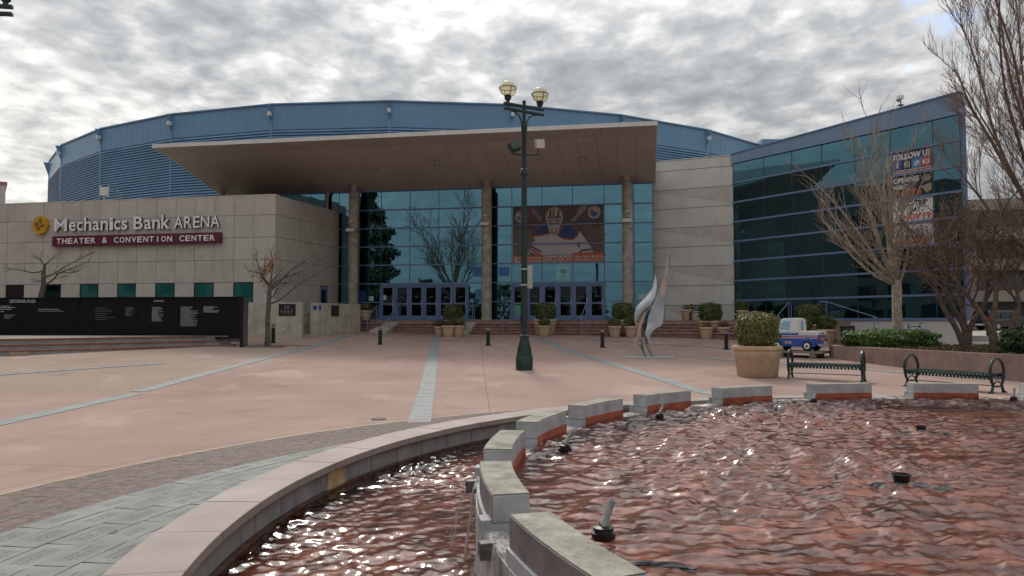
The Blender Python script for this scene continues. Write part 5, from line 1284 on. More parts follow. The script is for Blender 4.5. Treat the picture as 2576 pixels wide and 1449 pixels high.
# ---------------------------------------------------------------- lamp post, bollards
def lamp_post(p, rz, lab, sign=True):
    t = thing('street_lamp', lab, 'street lamp', p, 0); g = M['lamp_green']
    MB().lathe([(.30, 0), (.30, .46), (.27, .50), (.27, .56)], 24).lathe([(.27, .56), (.255, .62), (.24, .75), (.17, 1.0), (.15, 1.1), (.17, 1.13), (.17, 1.2), (.12, 1.25)], 24).build('base', g, t, smooth=True)
    MB().lathe([(.108, 1.2), (.10, 6.85), (.14, 6.88), (.15, 6.95), (.13, 7.02), (.13, 7.08), (.085, 7.12), (.08, 8.6), (.09, 8.62), (.09, 8.68), (.07, 8.7), (.065, 9.5), (.0651, 9.55)], 20).build('pole', g, t, smooth=True)
    c, s = math.cos(rz), math.sin(rz); X = lambda x, z, y=0: (c * x - s * y, s * x + c * y, z)
    for zz in (9.12, 9.30):
        mb = MB(); pts = []
        for q in ((-.84, -.06), (.84, -.06), (.84, .06), (-.84, .06)): pts.append(X(q[0], zz, q[1]))
        mb.hexa(pts + [(a, b, zz + .085) for a, b, _ in pts]); mb.build('cross_arm', g, t, bevel=.012)
    for e in (-1, 1):
        MB().tube([X(.09 * e, 8.45), X(.1 * e, 8.75), X(.2 * e, 8.98), X(.42 * e, 9.1), X(.6 * e, 9.13)], .028, 8).build('scroll_bracket', g, t, smooth=True)
        q = X(.68 * e, 0); f = MB().lathe([(.06, 9.385), (.06, 9.44), (.11, 9.5), (.13, 9.62), (.10, 9.66)], 16, (q[0], q[1], 0)).build('lamp_fitter', g, t, smooth=True)
        m = P('amber globe glass', (.55, .45, .22), .12); gb = MB().sphere((q[0], q[1], 9.88), .275, 24, 16).build('globe', M['globe'], t, smooth=True)
        mb = MB()
        for k in range(4):
            a = k * math.pi / 2 + .4; mb.tube([(q[0] + math.cos(a) * r, q[1] + math.sin(a) * r, z) for r, z in ((.10, 9.60), (.24, 9.68), (.305, 9.82), (.305, 9.9))], .014, 5)
        mb.tube([(q[0] + .305 * math.cos(2 * math.pi * k / 28), q[1] + .305 * math.sin(2 * math.pi * k / 28), 9.9) for k in range(29)], .016, 6); mb.build('globe_cage', g, gb, smooth=True)
    if sign:
        mb = MB(); mb.tube([(-.42, -.1, 7.62), (0, 0, 7.6), (.55, .05, 7.62)], .03, 6).tube([(.5, .05, 7.6), (.5, .05, 7.85)], .025, 6).tube([(-.36, -.1, 7.6), (-.36, -.12, 7.8)], .025, 6); mb.build('flood_arm', g, t, smooth=True)
        f = MB().box(-.17, .17, -.12, .10, -.16, .16).build('flood_light', M['nozzle_grey'], t, (.55, .03, 8.0), (R(10), R(-4), R(10)), bevel=.02); MB().box(-.14, .14, -.125, -.119, -.13, .13).build('flood_lens', P('flood lens', (.6, .6, .58), .2), f)
        f = MB().box(-.19, .19, -.12, .12, -.17, .17).build('flood_light', g, t, (-.36, -.15, 7.88), (R(25), R(20), R(-150)), bevel=.02); MB().box(-.15, .15, -.125, -.119, -.14, .14).build('flood_lens', P('flood lens dark', (.1, .12, .12), .2), f)
    if sign:
        s_ = MB().box(.11, .29, -.01, .01, 2.86, 3.66).build('sign_plate', P('grey sign back', (.42, .41, .40), .5), t, (0, 0, 0), R(-8), bevel=.006)
        for zz in (2.97, 3.53): MB().lathe([(.112, zz), (.112, zz + .03)], 20).build('strap', M['white_metal'], s_)
        MB().box(-.15, -.1, -.06, .06, 1.62, 1.9).build('hatch_box', g, t)
    return t
gm = bpy.data.materials.new('pale amber lamp globe'); gm.use_nodes = True; nt_ = gm.node_tree; p_ = nt_.nodes['Principled BSDF']; p_.inputs['Base Color'].default_value = (.80, .74, .52, 1); p_.inputs['Roughness'].default_value = .15
t_ = _node(nt_, 'ShaderNodeBsdfTransparent'); t_.inputs[0].default_value = (1, .95, .78, 1); x_ = _node(nt_, 'ShaderNodeMixShader'); x_.inputs[0].default_value = .62
nt_.links.new(p_.outputs[0], x_.inputs[1]); nt_.links.new(t_.outputs[0], x_.inputs[2]); nt_.links.new(x_.outputs[0], nt_.nodes['Material Output'].inputs[0]); M['globe'] = gm
p = at(1319, 930, 24.5); lp = lamp_post((p.x, p.y, G(p.x, p.y) - .01), R(32), 'tall dark green twin-globe lamp post in the middle of the plaza'); lp.scale = (.942, .942, .942)
# neighbour lamp whose arm tips just enter the top left corner
lamp_post((-12.88, 17.4, 0), R(8), 'second twin-globe lamp post, only its arm tips in the top left corner', False)

bo = None
for px, py, Y, lab in ((688.5, 863, 36.0, 'black bollard beside the small leafless tree'), (957, 867, 36.0, 'black bollard left of the centre paver band'), (1228, 869, 35.5, 'black bollard just left of the lamp post'),
                       (1515, 875, 35.0, 'black bollard between lamp post and steel sculpture'), (1826, 881, 34.0, 'black bollard just left of the large tan pot'), (2484, 838, 38.5, 'black bollard by the street behind the multi-stem tree')):
    x = (px - 1288) / 1860 * Y; loc = (x, Y, G(x, Y))
    if bo is None:
        bo = thing('bollard', lab, 'bollard', loc, 0, 'bollards across the plaza'); bo.scale = (.9, .9, .92)
        MB().lathe([(.17, 0), (.17, .02), (.115, .03), (.115, .1)], 16).build('foot', M['black_paint'], bo, smooth=True)
        MB().lathe([(.10, .02), (.10, .90), (.095, .95), (.07, .985), (.02, 1.0)], 20).build('post', M['black_paint'], bo, smooth=True)
        for zz in (.80, .885): MB().lathe([(.104, zz), (.104, zz + .025)], 20).build('reflective_band', M['white_metal'], bo, smooth=True)
    else: again(bo, loc, 0, lab)

# ---------------------------------------------------------------- leaves
def leaf_mesh(name, pts, size, rng, mt, nrm=None, folded=True):
    vs = []; fs_ = []
    for i, p in enumerate(pts):
        n = Vector((rng.gauss(0, 1), rng.gauss(0, 1), rng.gauss(0, 1) + .4))
        if nrm is not None: n = n * .55 + Vector(nrm[i]) * 1.1
        n.normalize(); a = n.orthogonal().normalized(); a = Matrix.Rotation(rng.uniform(0, 6.28), 3, n) @ a; b = n.cross(a)
        s = size * rng.uniform(.65, 1.25); p = Vector(p); o = len(vs)
        vs += [p - a * s, p + b * s * .42 + n * s * .12, p + a * s, p - b * s * .42 + n * s * .12]; fs_ += [(o, o + 1, o + 2, o + 3)]
    me = bpy.data.meshes.new(name); me.from_pydata([tuple(v) for v in vs], [], fs_); me.materials.append(mt); return me
def shrub_points(rng, n, hx, hy, hz, power=3.2, z0=0.0, lump=.10):
    pts = []; nr = []
    while len(pts) < n:
        u = Vector((rng.gauss(0, 1), rng.gauss(0, 1), rng.gauss(0, 1))).normalized()
        k = (abs(u.x) ** power + abs(u.y) ** power + abs(u.z) ** power) ** (-1 / power)
        l = 1 + lump * (math.sin(u.x * 7 + 1) * math.sin(u.y * 6 + 2) + .6 * math.sin(u.z * 9 + u.x * 5)) * .8
        r = k * l * (1 - abs(rng.gauss(0, .13)) + (rng.uniform(.02, .16) if rng.random() < .07 else 0))
        p = (u.x * r * hx, u.y * r * hy, z0 + hz + u.z * r * hz); pts.append(p); nr.append(u)
    return pts, nr
rngL = random.Random(77)
def foliage(name, n, hx, hy, hz, size, mt, power=3.2, lump=.1):
    p, nr = shrub_points(rngL, n, hx, hy, hz, power, 0, lump); return leaf_mesh(name, p, size, rngL, mt, nr)
FOL = {'hedge': foliage('foliage', 2600, .60, .60, .52, .062, M['leaf']), 'hedge_yel': foliage('foliage', 3000, .62, .62, .54, .062, M['leaf_yel']), 'small': foliage('foliage', 700, .30, .30, .22, .05, M['leaf'], 2.0, .25),
       'heather': foliage('foliage', 1100, .36, .36, .20, .035, M['heather'], 2.0, .25), 'sparse': foliage('foliage', 160, .22, .22, .16, .05, M['heather'], 2.0, .5), 'shrub': foliage('foliage', 900, .30, .30, .28, .05, M['leaf'], 2.2, .3)}
def pot_meshes():
    big = MB().lathe([(.56, 0), (.58, .02), (.655, .62), (.665, .63), (.665, .66), (.675, .665), (.675, .70), (.685, .705), (.685, .74), (.67, .76), (.68, .80), (.725, .82), (.735, .87), (.72, .92), (.69, .93), (.64, .92), (.62, .84), (.01, .84)], 40).mesh('pot', True)
    sm = MB().lathe([(.215, 0), (.225, .015), (.27, .36), (.285, .37), (.285, .40), (.275, .41), (.285, .43), (.32, .45), (.325, .50), (.31, .53), (.28, .53), (.27, .46), (.01, .46)], 28).mesh('pot', True)
    for m in (big, sm): m.materials.append(M['terracotta'])
    s1 = MB().lathe([(.62, .835), (.02, .86)], 24).mesh('soil'); s2 = MB().lathe([(.27, .455), (.02, .475)], 16).mesh('soil')
    for m in (s1, s2): m.materials.append(M['soil'])
    return (big, s1, .84), (sm, s2, .46)
POTB, POTS = pot_meshes()
def potted(x, y, z, big, fol, lab, sc=1.0, rz=0.0, fsc=None, hang=None):
    t = thing('potted_shrub' if fol not in ('sparse',) else 'flower_pot', lab, 'potted plant', (x, y, z), rz, 'clay pot planters on the plaza'); t.scale = (sc, sc, sc)
    pm, sm, zt = POTB if big else POTS
    link('pot', pm, t); link('soil', sm, t); f = link('foliage', FOL[fol], t, (0, 0, zt + .02), rz * 2, 0, fsc)
    mb = MB(); r = random.Random(int(x * 100))
    for k in range(7 if big else 4):
        a = r.uniform(0, 6.28); d = .25 if big else .1
        mb.tube([(d * .4 * math.cos(a), d * .4 * math.sin(a), zt - .02), (d * math.cos(a), d * math.sin(a), zt + (.35 if big else .15))], [.014, .008], 5)
    mb.build('stem', M['bark_brown'], t); return t
def P2(px, Y): return (px - 1288) / 1860 * Y
def potg(px, Y, *a, **k): x = P2(px, Y); return potted(x, Y, G(x, Y) - .005, *a, **k)
potg(1903, 22.4, True, 'hedge_yel', 'big tan clay pot with clipped yellow-green hedge nearest the benches', fsc=(1, 1, .98))
x = P2(920, 45.7); potted(x, 45.7, LZ + .004, False, 'small', 'single clay pot with small shrub left of the left-hand doors', 1.15)
potg(1140, 42.6, True, 'hedge', 'large pot with clipped hedge at the back of the left pot cluster', .93, 1.1); potg(1107, 41.7, False, 'heather', 'small pot of brown heather, leftmost of the left cluster', 1.05); potg(1128, 41.2, False, 'heather', 'small pot of brown heather at the front of the left cluster', 1.2, .5); potg(1153, 41.4, False, 'small', 'small pot of green plant at right front of the left cluster', 1.15, 2)
potg(1371, 42.0, True, 'hedge', 'large pot with clipped hedge just right of the lamp post', .95, 2.2); potg(1369, 41.0, False, 'small', 'small pot standing in front of the hedge pot right of the lamp post', 1.1, .3)
potg(1567, 41.3, True, 'hedge', 'large pot with clipped hedge behind the left blade of the sculpture', .97, .6); potg(1546, 40.2, False, 'small', 'small pot at left front of the cluster before the third column', 1.15, 1.2); potg(1587, 40.1, False, 'shrub', 'small pot at right front of the cluster, touching the sculpture outline', 1.15, 2.8)
potg(1787, 40.2, True, 'hedge', 'large pot with clipped hedge before the blank concrete wall', 1.0, 3.0); potg(1776, 39.1, False, 'sparse', 'small bare pot at left front of the cluster by the concrete wall', 1.2, .4); potg(1818, 39.2, False, 'sparse', 'small bare pot at right front of the cluster by the concrete wall', 1.2, 1.9)
potg(2036, 36.6, True, 'hedge', 'large pot with clipped hedge behind the miniature truck', 1.0, 1.7); potg(2020, 35.6, False, 'shrub', 'small potted shrub directly behind the truck bed', 1.25, .2); potg(2078, 35.6, False, 'shrub', 'small potted shrub right of the miniature truck', 1.35, 2.4)
x = P2(1728, 42.6); potted(x, 42.6, LZ + .004, False, 'sparse', 'clay pot of sparse dried flowers against the concrete wall', 1.15); x = P2(1868, 41.2); potted(x, 41.2, LZ + .004, False, 'shrub', 'small potted shrub on the landing at the wing corner', 1.05, 1)

# ---------------------------------------------------------------- steel sculpture
def sculpture():
    Y = 30.0; x = P2(1634, Y); z = G(x, Y)
    t = thing('steel_sculpture', 'polished steel sculpture of two rising curved blades on a flat plate', 'sculpture', (x, Y, z))
    MB().box(-.97, .97, -.55, .55, -.06, .03).build('base_plate', M['plate'], t, bevel=.01)
    k = .00342
    def blade(Lp, Rp, name, bow, yo, twist):
        n = 56
        def by_height(p):
            zz = np.array([(1370 - b) * k for a, b in p]); xx = np.array([(a - 330) * k for a, b in p]); o = np.argsort(zz, kind='stable')
            return [Vector((float(np.interp(z, zz[o], xx[o])), float(z))) for z in np.linspace(max(.02, zz.min()), zz.max(), n)]
        A, B = by_height(Lp), by_height(Rp)
        # soften the traced corners
        for _ in range(2):
            A = [A[0]] + [(A[i - 1] + 2 * A[i] + A[i + 1]) / 4 for i in range(1, n - 1)] + [A[-1]]; B = [B[0]] + [(B[i - 1] + 2 * B[i] + B[i + 1]) / 4 for i in range(1, n - 1)] + [B[-1]]
        vs = []; m = 7
        for i in range(n):
            t_ = i / (n - 1); w = (B[i] - A[i]).length
            row = []
            for j in range(m):
                u = j / (m - 1); c = A[i].lerp(B[i], u); th = .012 + .05 * w * math.sin(math.pi * u); yy = yo + bow * math.sin(math.pi * t_) * .5 + twist * (u - .5) * w * math.cos(3.0 * t_)
                row.append((c.x, yy - th, c.y))
            for j in range(m - 2, 0, -1):
                u = j / (m - 1); c = A[i].lerp(B[i], u); th = .012 + .04 * w * math.sin(math.pi * u); yy = yo + bow * math.sin(math.pi * t_) * .5 + twist * (u - .5) * w * math.cos(3.0 * t_)
                row.append((c.x, yy + th, c.y))
            vs += row
        q = 2 * m - 2; fs_ = [(i * q + j, i * q + (j + 1) % q, (i + 1) * q + (j + 1) % q, (i + 1) * q + j) for i in range(n - 1) for j in range(q)] + [tuple(range(q - 1, -1, -1)), tuple((n - 1) * q + j for j in range(q))]
        MB().add(vs, fs_).build(name, M['steel'], t, smooth=True)
    blade([(270, 1360), (200, 1250), (165, 1200), (108, 1165), (150, 1125), (165, 1070), (150, 1000), (135, 900), (150, 800), (200, 730), (290, 650), (350, 560), (380, 470), (390, 385)],
          [(300, 1360), (268, 1290), (250, 1230), (240, 1150), (215, 1090), (220, 1020), (235, 960), (270, 860), (330, 760), (390, 640), (412, 520), (410, 440), (400, 400), (393, 385)], 'blade', -.3, -.05, .45)
    blade([(345, 1360), (300, 1250), (280, 1130), (270, 1020), (290, 940), (340, 830), (400, 700), (470, 560), (520, 400), (545, 250), (570, 110), (588, 88)],
          [(400, 1370), (350, 1290), (330, 1180), (345, 1100), (380, 1050), (430, 1005), (495, 1000), (510, 850), (535, 640), (560, 420), (580, 250), (595, 95)], 'blade', .25, .15, -.35)
sculpture()
# ---------------------------------------------------------------- backless benches with looped ends
def bench(A, B, lab):
    A, B = Vector(A), Vector(B); d = B - A; L = d.length; m = (A + B) / 2
    t = thing('bench', lab, 'bench', (m.x, m.y, G(m.x, m.y)), math.atan2(d.y, d.x), 'backless green benches by the pool'); g = M['bench_green']; h = L / 2
    for e in (-1, 1):
        x = e * (h - .04); mb = MB()
        loop = [(x, .30 * math.cos(a), .52 + .33 * math.sin(a)) for a in [R(-25 + 230 * i / 22) for i in range(23)]]
        mb.tube(loop, .036, 8)
        for s in (-1, 1):
            mb.tube([(x, .29 * s, .42), (x, .25 * s, .28), (x, .19 * s, .20), (x, .23 * s, .08), (x, .30 * s, .0)], [.04, .036, .032, .034, .042], 8)
            mb.box(x - .045, x + .045, .30 * s - .06, .30 * s + .06, -.0, .025)
        mb.tube([(x, -.2, .2), (x, -.1, .16), (x, 0, .15), (x, .1, .16), (x, .2, .2)], .02, 6); mb.tube([(x, -.2, .2), (x, -.08, .27), (x, 0, .285), (x, .08, .27), (x, .2, .2)], .018, 6)
        mb.tube([(x, -.28, .40), (x, 0, .37), (x, .28, .40)], .025, 6)
        mb.build('end_frame', g, t, smooth=True)
    # slats: short ribs across the seat
    n = int(L / .095); me = MB()
    prof = [(-.305, .37), (-.30, .43), (-.27, .475), (-.18, .485), (0, .47), (.18, .485), (.27, .475), (.30, .43), (.305, .37)]
    for a, b in zip(prof, prof[1:]): me.hexa([(-.03, a[0], a[1] - .035), (.03, a[0], a[1] - .035), (.03, b[0], b[1] - .035), (-.03, b[0], b[1] - .035), (-.03, a[0], a[1]), (.03, a[0], a[1]), (.03, b[0], b[1]), (-.03, b[0], b[1])])
    me = me.mesh('seat_slat'); me.materials.append(g)
    for i in range(n): link('seat_slat', me, t, (-h + .09 + (L - .18) * i / (n - 1), 0, 0))
    for y in (-.24, .24): MB().tube([(-h, y, .425), (h, y, .425)], .022, 6).build('seat_rail', g, t, smooth=True)
    MB().tube([(-h, 0, .17), (h, 0, .17)], .012, 6).build('tie_rod', g, t, smooth=True)
a, b = at(1985, 950, 22.1), at(2176, 960, 21.0); bench((a.x, 22.1), (b.x, 21.0), 'dark green backless bench right behind the big tan pot')
a, b = at(2290, 960, 20.3), at(2514, 985, 18.3); bench((a.x, 20.3), (b.x, 18.3), 'dark green backless bench at the right edge near the planter wall')
# old bench on the landing
x = P2(1768, 42.3); t = thing('landing_bench', 'dark bench on the landing behind the hedge pot', 'bench', (x, 42.2, LZ), R(-25), None)
for e in (-.7, .7): MB().box(e - .03, e + .03, -.25, .25, 0, .42).box(e - .03, e + .03, .2, .26, .42, .95).build('end_frame', M['black_paint'], t)
for k in range(4): bx('seat_slat', M['bench_green'], t, -.75, .75, -.24 + .12 * k, -.15 + .12 * k, .42, .45)
for k in range(3): bx('back_slat', M['bench_green'], t, -.75, .75, .2, .235, .55 + .13 * k, .64 + .13 * k)

# ---------------------------------------------------------------- miniature pickup truck on a timber platform
def mini_truck():
    Y = 30.6; x = P2(2006, Y); z0 = G(x, Y); rz = R(140)
    c = thing('timber_platform', 'low grey timber platform on blocks under the miniature truck', 'platform', (x, Y, z0), rz)
    MB().box(-1.15, 1.05, -.62, .62, .16, .25).build('deck', P('grey timber', (.27, .24, .20), .8), c, bevel=.008)
    for a in (-.75, .55):
        for b in (-.42, .42): bx('support_block', P('grey block', (.30, .27, .23), .9), c, a - .12, a + .12, b - .14, b + .14, 0, .158)
    t = thing('miniature_truck', 'miniature blue and white pickup truck with red stripes on a platform', 'miniature truck', (x, Y, z0 + .252), rz); t.scale = (1.06, 1.06, 1.06)
    blue, wht, red = mat('truck blue paint', (.01, .085, .40), .4, var=.05, coat=.5), mat('truck white paint', (.72, .72, .70), .35, var=.03, coat=.3), P('truck red paint', (.62, .05, .03), .35)
    hw = .50
    body = [(-.92, .22), (-.92, .62), (-.16, .64), (-.16, .72), (.62, .72), (.74, .62), (.98, .58), (1.02, .50), (1.02, .20), (.80, .16), (-.60, .16)]
    MB().extr(body, -hw, hw).build('body', blue, t, bevel=.035)
    cab = [(-.17, .70), (-.17, 1.16), (-.12, 1.235), (-.02, 1.26), (.40, 1.25), (.50, 1.20), (.66, .73), (.64, .70)]
    mb = MB(); n = len(cab); ins = lambda zz: hw - .005 - .07 * max(0, zz - .75) / .5
    mb.add([(p[0], -ins(p[1]), p[1]) for p in cab] + [(p[0], ins(p[1]), p[1]) for p in cab], [tuple(range(n)), tuple(range(2 * n - 1, n - 1, -1))] + [(i, n + i, n + (i + 1) % n, (i + 1) % n) for i in range(n)])
    mb.build('cab', wht, t, bevel=.04)
    MB().extr([(-.935, .60), (-.935, .74), (-.90, .76), (-.175, .765), (-.175, .60)], -hw - .006, hw + .006).build('bed_cover', wht, t, bevel=.025)
    wg = P('painted window blue', (.28, .50, .62), .25)
    for s in (-1, 1):
        y = s * (hw - .028); dl = .012 * s
        MB().hexa([(.14, y - .03 * s, .80), (.53, y - .03 * s, .80), (.53, y + dl + .0 * s, .80), (.14, y + dl, .80), (.14, y - .06 * s, 1.13), (.42, y - .06 * s, 1.13), (.42, y - .026 * s, 1.13), (.14, y - .026 * s, 1.13)]).build('side_window', wg, t)
        for zz, mm in ((.575, wht), (.535, red), (.495, wht)): bx('side_stripe', mm, t, -.90, .97, s * (hw + .001), s * (hw + .009), zz - .013, zz + .013)
        bx('side_stripe', wht, t, -.14, .70, s * (hw + .001), s * (hw + .009), .668, .69)
        # fender bulge and wheels
        for wx in (-.52, .62):
            f = MB().extr([(wx + .30 * math.cos(a), .20 + .30 * math.sin(a)) for a in [R(-8 + 196 * i / 14) for i in range(15)]], min(s * hw, s * (hw + .05)), max(s * hw, s * (hw + .05))).build('fender', blue, t, bevel=.03)
            w = MB(); w.tube([(wx, s * (hw - .10), .19), (wx, s * (hw - .08), .19), (wx, s * (hw + .05), .19), (wx, s * (hw + .068), .19)], [.17, .195, .195, .165], 24); w = w.build('wheel', M['tyre'], t, smooth=True)
            MB().tube([(wx, s * (hw + .069), .19), (wx, s * (hw + .076), .19), (wx, s * (hw + .09), .19)], [.115, .11, .06], 20).build('rim', wht, w, smooth=True)
            MB().tube([(wx, s * (hw + .091), .19), (wx, s * (hw + .10), .19)], [.045, .035], 12).build('hub_cap', P('hub dark', (.05, .06, .10), .3), w, smooth=True)
    bx('rear_window', wg, t, -.178, -.1705, -.17, .17, .87, 1.08)
    for i, mm in enumerate((blue, red, blue)):
        yy = -.045 + .045 * i
        bx('racing_stripe', mm, t, -.1795, -.1705, yy - .012, yy + .012, .785, .87); bx('racing_stripe', mm, t, -.1795, -.1705, yy - .012, yy + .012, 1.08, 1.15); bx('racing_stripe', P('truck dark stripe', (.03, .03, .06)), t, -.944, -.936, yy - .012, yy + .012, .63, .72)
    bx('bumper', P('pale bumper', (.5, .5, .5), .3), t, -1.02, -.93, -.52, .52, .20, .27); bx('number_plate', wht, t, -1.032, -1.0, -.09, .09, .21, .36)
    for s in (-1, 1): MB().sphere((-.93, s * .44, .44), (.05, .07, .05), 12, 8).build('tail_light', P('tail light red', (.5, .02, .02), .25), t, smooth=True)
    # lettering on tailgate and side
    o = text('side_lettering', 'CONDORS', P('truck pale lettering', (.62, .42, .38)), t, 0, 0, 0, .1, .42, .11, .004, bold=.006, center=True); o.rotation_euler = (0, 0, R(180)); o.location = (.28, hw + .012, .27)
    o = text('tail_lettering', 'CONDORS', P('truck pale lettering', (.62, .42, .38)), t, 0, 0, 0, .1, .50, .10, .004, bold=.006, center=True); o.rotation_euler = (0, 0, R(-90)); o.location = (-.928, 0, .41)
    o = text('side_lettering', 'CONDORS', P('truck pale lettering', (.62, .42, .38)), t, 0, 0, 0, .1, .42, .11, .004, bold=.006, center=True); o.location = (.25, -hw - .012, .27)
mini_truck()

# litter bin, bicycle rack
x = P2(2131, 34.5); t = thing('litter_bin', 'black round litter bin left of the hedge', 'bin', (x, 34.5, G(x, 34.5)), 0)
MB().lathe([(.27, 0), (.30, .05), (.31, .82), (.30, .84)], 24).build('bin_body', M['black_paint'], t, smooth=True); MB().lathe([(.33, .84), (.335, .88), (.30, .92), (.17, .925), (.16, .86)], 24).build('bin_rim', M['black_paint'], t, smooth=True)
x = P2(2303, 31.6); t = thing('bicycle_rack', 'bright blue bicycle-shaped rack by the wing base wall', 'bicycle rack', (x, 31.8, .95), R(-12)); rb = mat('bright blue rack paint', (.03, .12, .42), .35)
for cx in (-.42, .42): MB().tube([(cx + .27 * math.cos(2 * math.pi * i / 24), 0, .2 + .27 * math.sin(2 * math.pi * i / 24)) for i in range(25)], .022, 6).build('wheel_hoop', rb, t, smooth=True)
MB().tube([(-.42, 0, .2), (-.2, 0, .58), (.26, 0, .60), (.42, 0, .2)], .022, 6).tube([(-.2, 0, .58), (-.05, 0, .2), (.26, 0, .60)], .022, 6).tube([(-.3, 0, .70), (-.12, 0, .70)], .02, 6).tube([(-.2, 0, .58), (-.2, 0, .70)], .02, 6).tube([(.26, 0, .6), (.25, 0, .74), (.38, 0, .72)], .02, 6).build('rack_frame', rb, t, smooth=True)

# ---------------------------------------------------------------- planting bed at right
BED = smooth_line([(13.0, 30.4), (12.75, 29.4), (13.0, 28.0), (13.7, 24.8), (14.5, 21.6), (15.6, 18.8), (17.5, 16.0)], 4)
def bed():
    root = thing('planter_wall', 'low streaked pink concrete wall round the planting bed', 'wall')
    i = 0
    for a, b in zip(BED, BED[1:]):
        d = Vector((b[0] - a[0], b[1] - a[1])); n = Vector((-d.y, d.x)).normalized() * .32
        za, zb = G(*a), G(*b); q = [a, b, (b[0] + n.x, b[1] + n.y), (a[0] + n.x, a[1] + n.y)]
        top = .80
        MB().prism(q, min(za, zb) - .3, top).build('wall_segment', M['bed_wall'], root)
    inner = [(p[0], p[1]) for p in offset_line(BED, -.3)]
    g = MB(); g.add([(p[0], p[1], .74) for p in inner + [(23, 16), (20.5, 29.5), (15.0, 31.2)]], [tuple(range(len(inner) + 3))]); struct(g.build('bed_soil', M['soil']), 'dark soil of the planting bed')
    rng = random.Random(9); pts = []
    while len(pts) < 5200:
        x, y = rng.uniform(13.2, 21), rng.uniform(17, 30.8)
        j = min(range(len(BED)), key=lambda k: abs(BED[k][1] - y))
        if x > BED[j][0] + .45 and x < 20.6: pts.append((x, y, .75 + rng.uniform(0, .06)))
    o = link('ground_cover', leaf_mesh('ground_cover', pts, .09, rng, M['grass'])); tag(o, 'low brown-green ground cover on the planting bed', 'ground cover', None, 'stuff')
    # far edge kerb so the bed ends cleanly
    tag(MB().prism([(15.0, 31.2), (20.5, 29.5), (20.55, 29.7), (15.05, 31.4)], .2, .8).build('bed_kerb', M['bed_wall']), 'concrete kerb at the back of the planting bed', 'kerb')
bed()
def hedge(cx, cy, z, hx, hy, hz, n, lab, mt, rz=0, size=.075):
    t = thing('hedge', lab, 'hedge', (cx, cy, z), rz); p, nr = shrub_points(rngL, n, hx, hy, hz, 3.0, 0, .16)
    link('foliage', leaf_mesh('foliage', p, size, rngL, mt, nr), t); mb = MB(); r = random.Random(3)
    for k in range(10):
        a, b = r.uniform(-.8, .8) * hx, r.uniform(-.7, .7) * hy; mb.tube([(a, b, 0), (a * 1.1, b * 1.1, hz * 1.2)], [.02, .008], 5)
    mb.build('stems', M['bark_brown'], t); return t
hedge(P2(2232, 28.6), 28.6, .72, 1.6, .75, .355, 7000, 'bright green clipped hedge at the left end of the planting bed', M['leaf_hedge'], R(-10)); hedge(P2(2590, 22.6), 22.6, .70, .80, .7, .42, 4000, 'dark green round bush cut by the right edge', leaf_mat('bush leaves', (.02, .055, .015), (.04, .085, .025)))

# ---------------------------------------------------------------- trees
def limb(mb, rng, p, d, L, r0, r1, n=6, bend=.12, up=0.0, sides=6, pts=None):
    path = [Vector(p)]; d = Vector(d).normalized(); rad = [r0]
    for i in range(n):
        d = (d + Vector((rng.gauss(0, bend), rng.gauss(0, bend), rng.gauss(0, bend) + up))).normalized(); path.append(path[-1] + d * (L / n)); rad.append(r0 + (r1 - r0) * (i + 1) / n)
    mb.tube(path, rad, sides, False)
    return path, d
def twigs(mb, rng, path, levels, L, r, spread, up, count, sides=3, tips=None, t0=.25):
    for k in range(count):
        t = rng.uniform(t0, 1.0); i = min(int(t * (len(path) - 1)), len(path) - 2); f = t * (len(path) - 1) - i; p = path[i].lerp(path[i + 1], f)
        base = (path[i + 1] - path[i]).normalized(); o = base.orthogonal().normalized(); o = Matrix.Rotation(rng.uniform(0, 6.28), 3, base) @ o
        d = (base * math.cos(spread) + o * math.sin(spread * rng.uniform(.7, 1.3))); l = L * rng.uniform(.6, 1.15) * (1.15 - .5 * t)
        q, dd = limb(mb, rng, p, d, l, r, r * .45, 4, .10, up, sides)
        if tips is not None and levels <= 1: tips.append(q[-1]); tips.append(q[2])
        if levels > 1: twigs(mb, rng, q, levels - 1, L * .52, r * .55, spread, up, max(2, int(count * .72)), 3, tips, .15)
def bare_tree(loc, lab, seed, trunk, scaff, bark, twig, spread=.65, up=.06, levels=3, tw=(7, 1.3, .012), cat='tree', group=None, leafmt=None, leafn=0, leafsize=.05, leafr=.12, name='bare_tree'):
    """trunk: list of (x,y,z,r); scaff: (height fraction along trunk, azimuth, elevation, length, r)"""
    rng = random.Random(seed); t = thing(name, lab, cat, loc, 0, group)
    mb = MB(); tp = [Vector(q[:3]) for q in trunk]; mb.tube(tp, [q[3] for q in trunk], 12, True); mb2 = MB(); tips = []
    for f, az, el, L, r in scaff:
        i = f * (len(tp) - 1); j = min(int(i), len(tp) - 2); p = tp[j].lerp(tp[j + 1], i - j)
        d = (math.cos(R(el)) * math.cos(R(az)), math.cos(R(el)) * math.sin(R(az)), math.sin(R(el)))
        path, dd = limb(mb, rng, p, d, L, r, r * .22, 9, .09, up * .8, 8)
        twigs(mb2, rng, path, levels, L * .36, max(tw[2], r * .28), spread, up, tw[0], 4, tips)
    mb.build('trunk', bark, t, smooth=True); mb2.build('branches', twig, t)
    if leafmt and leafn:
        pts = []
        for k in range(leafn):
            p = rng.choice(tips); pts.append((p.x + rng.gauss(0, leafr), p.y + rng.gauss(0, leafr), p.z + rng.gauss(0, leafr)))
        link('dry_leaves', leaf_mesh('dry_leaves', pts, leafsize, rng, leafmt), t)
    return t, tips

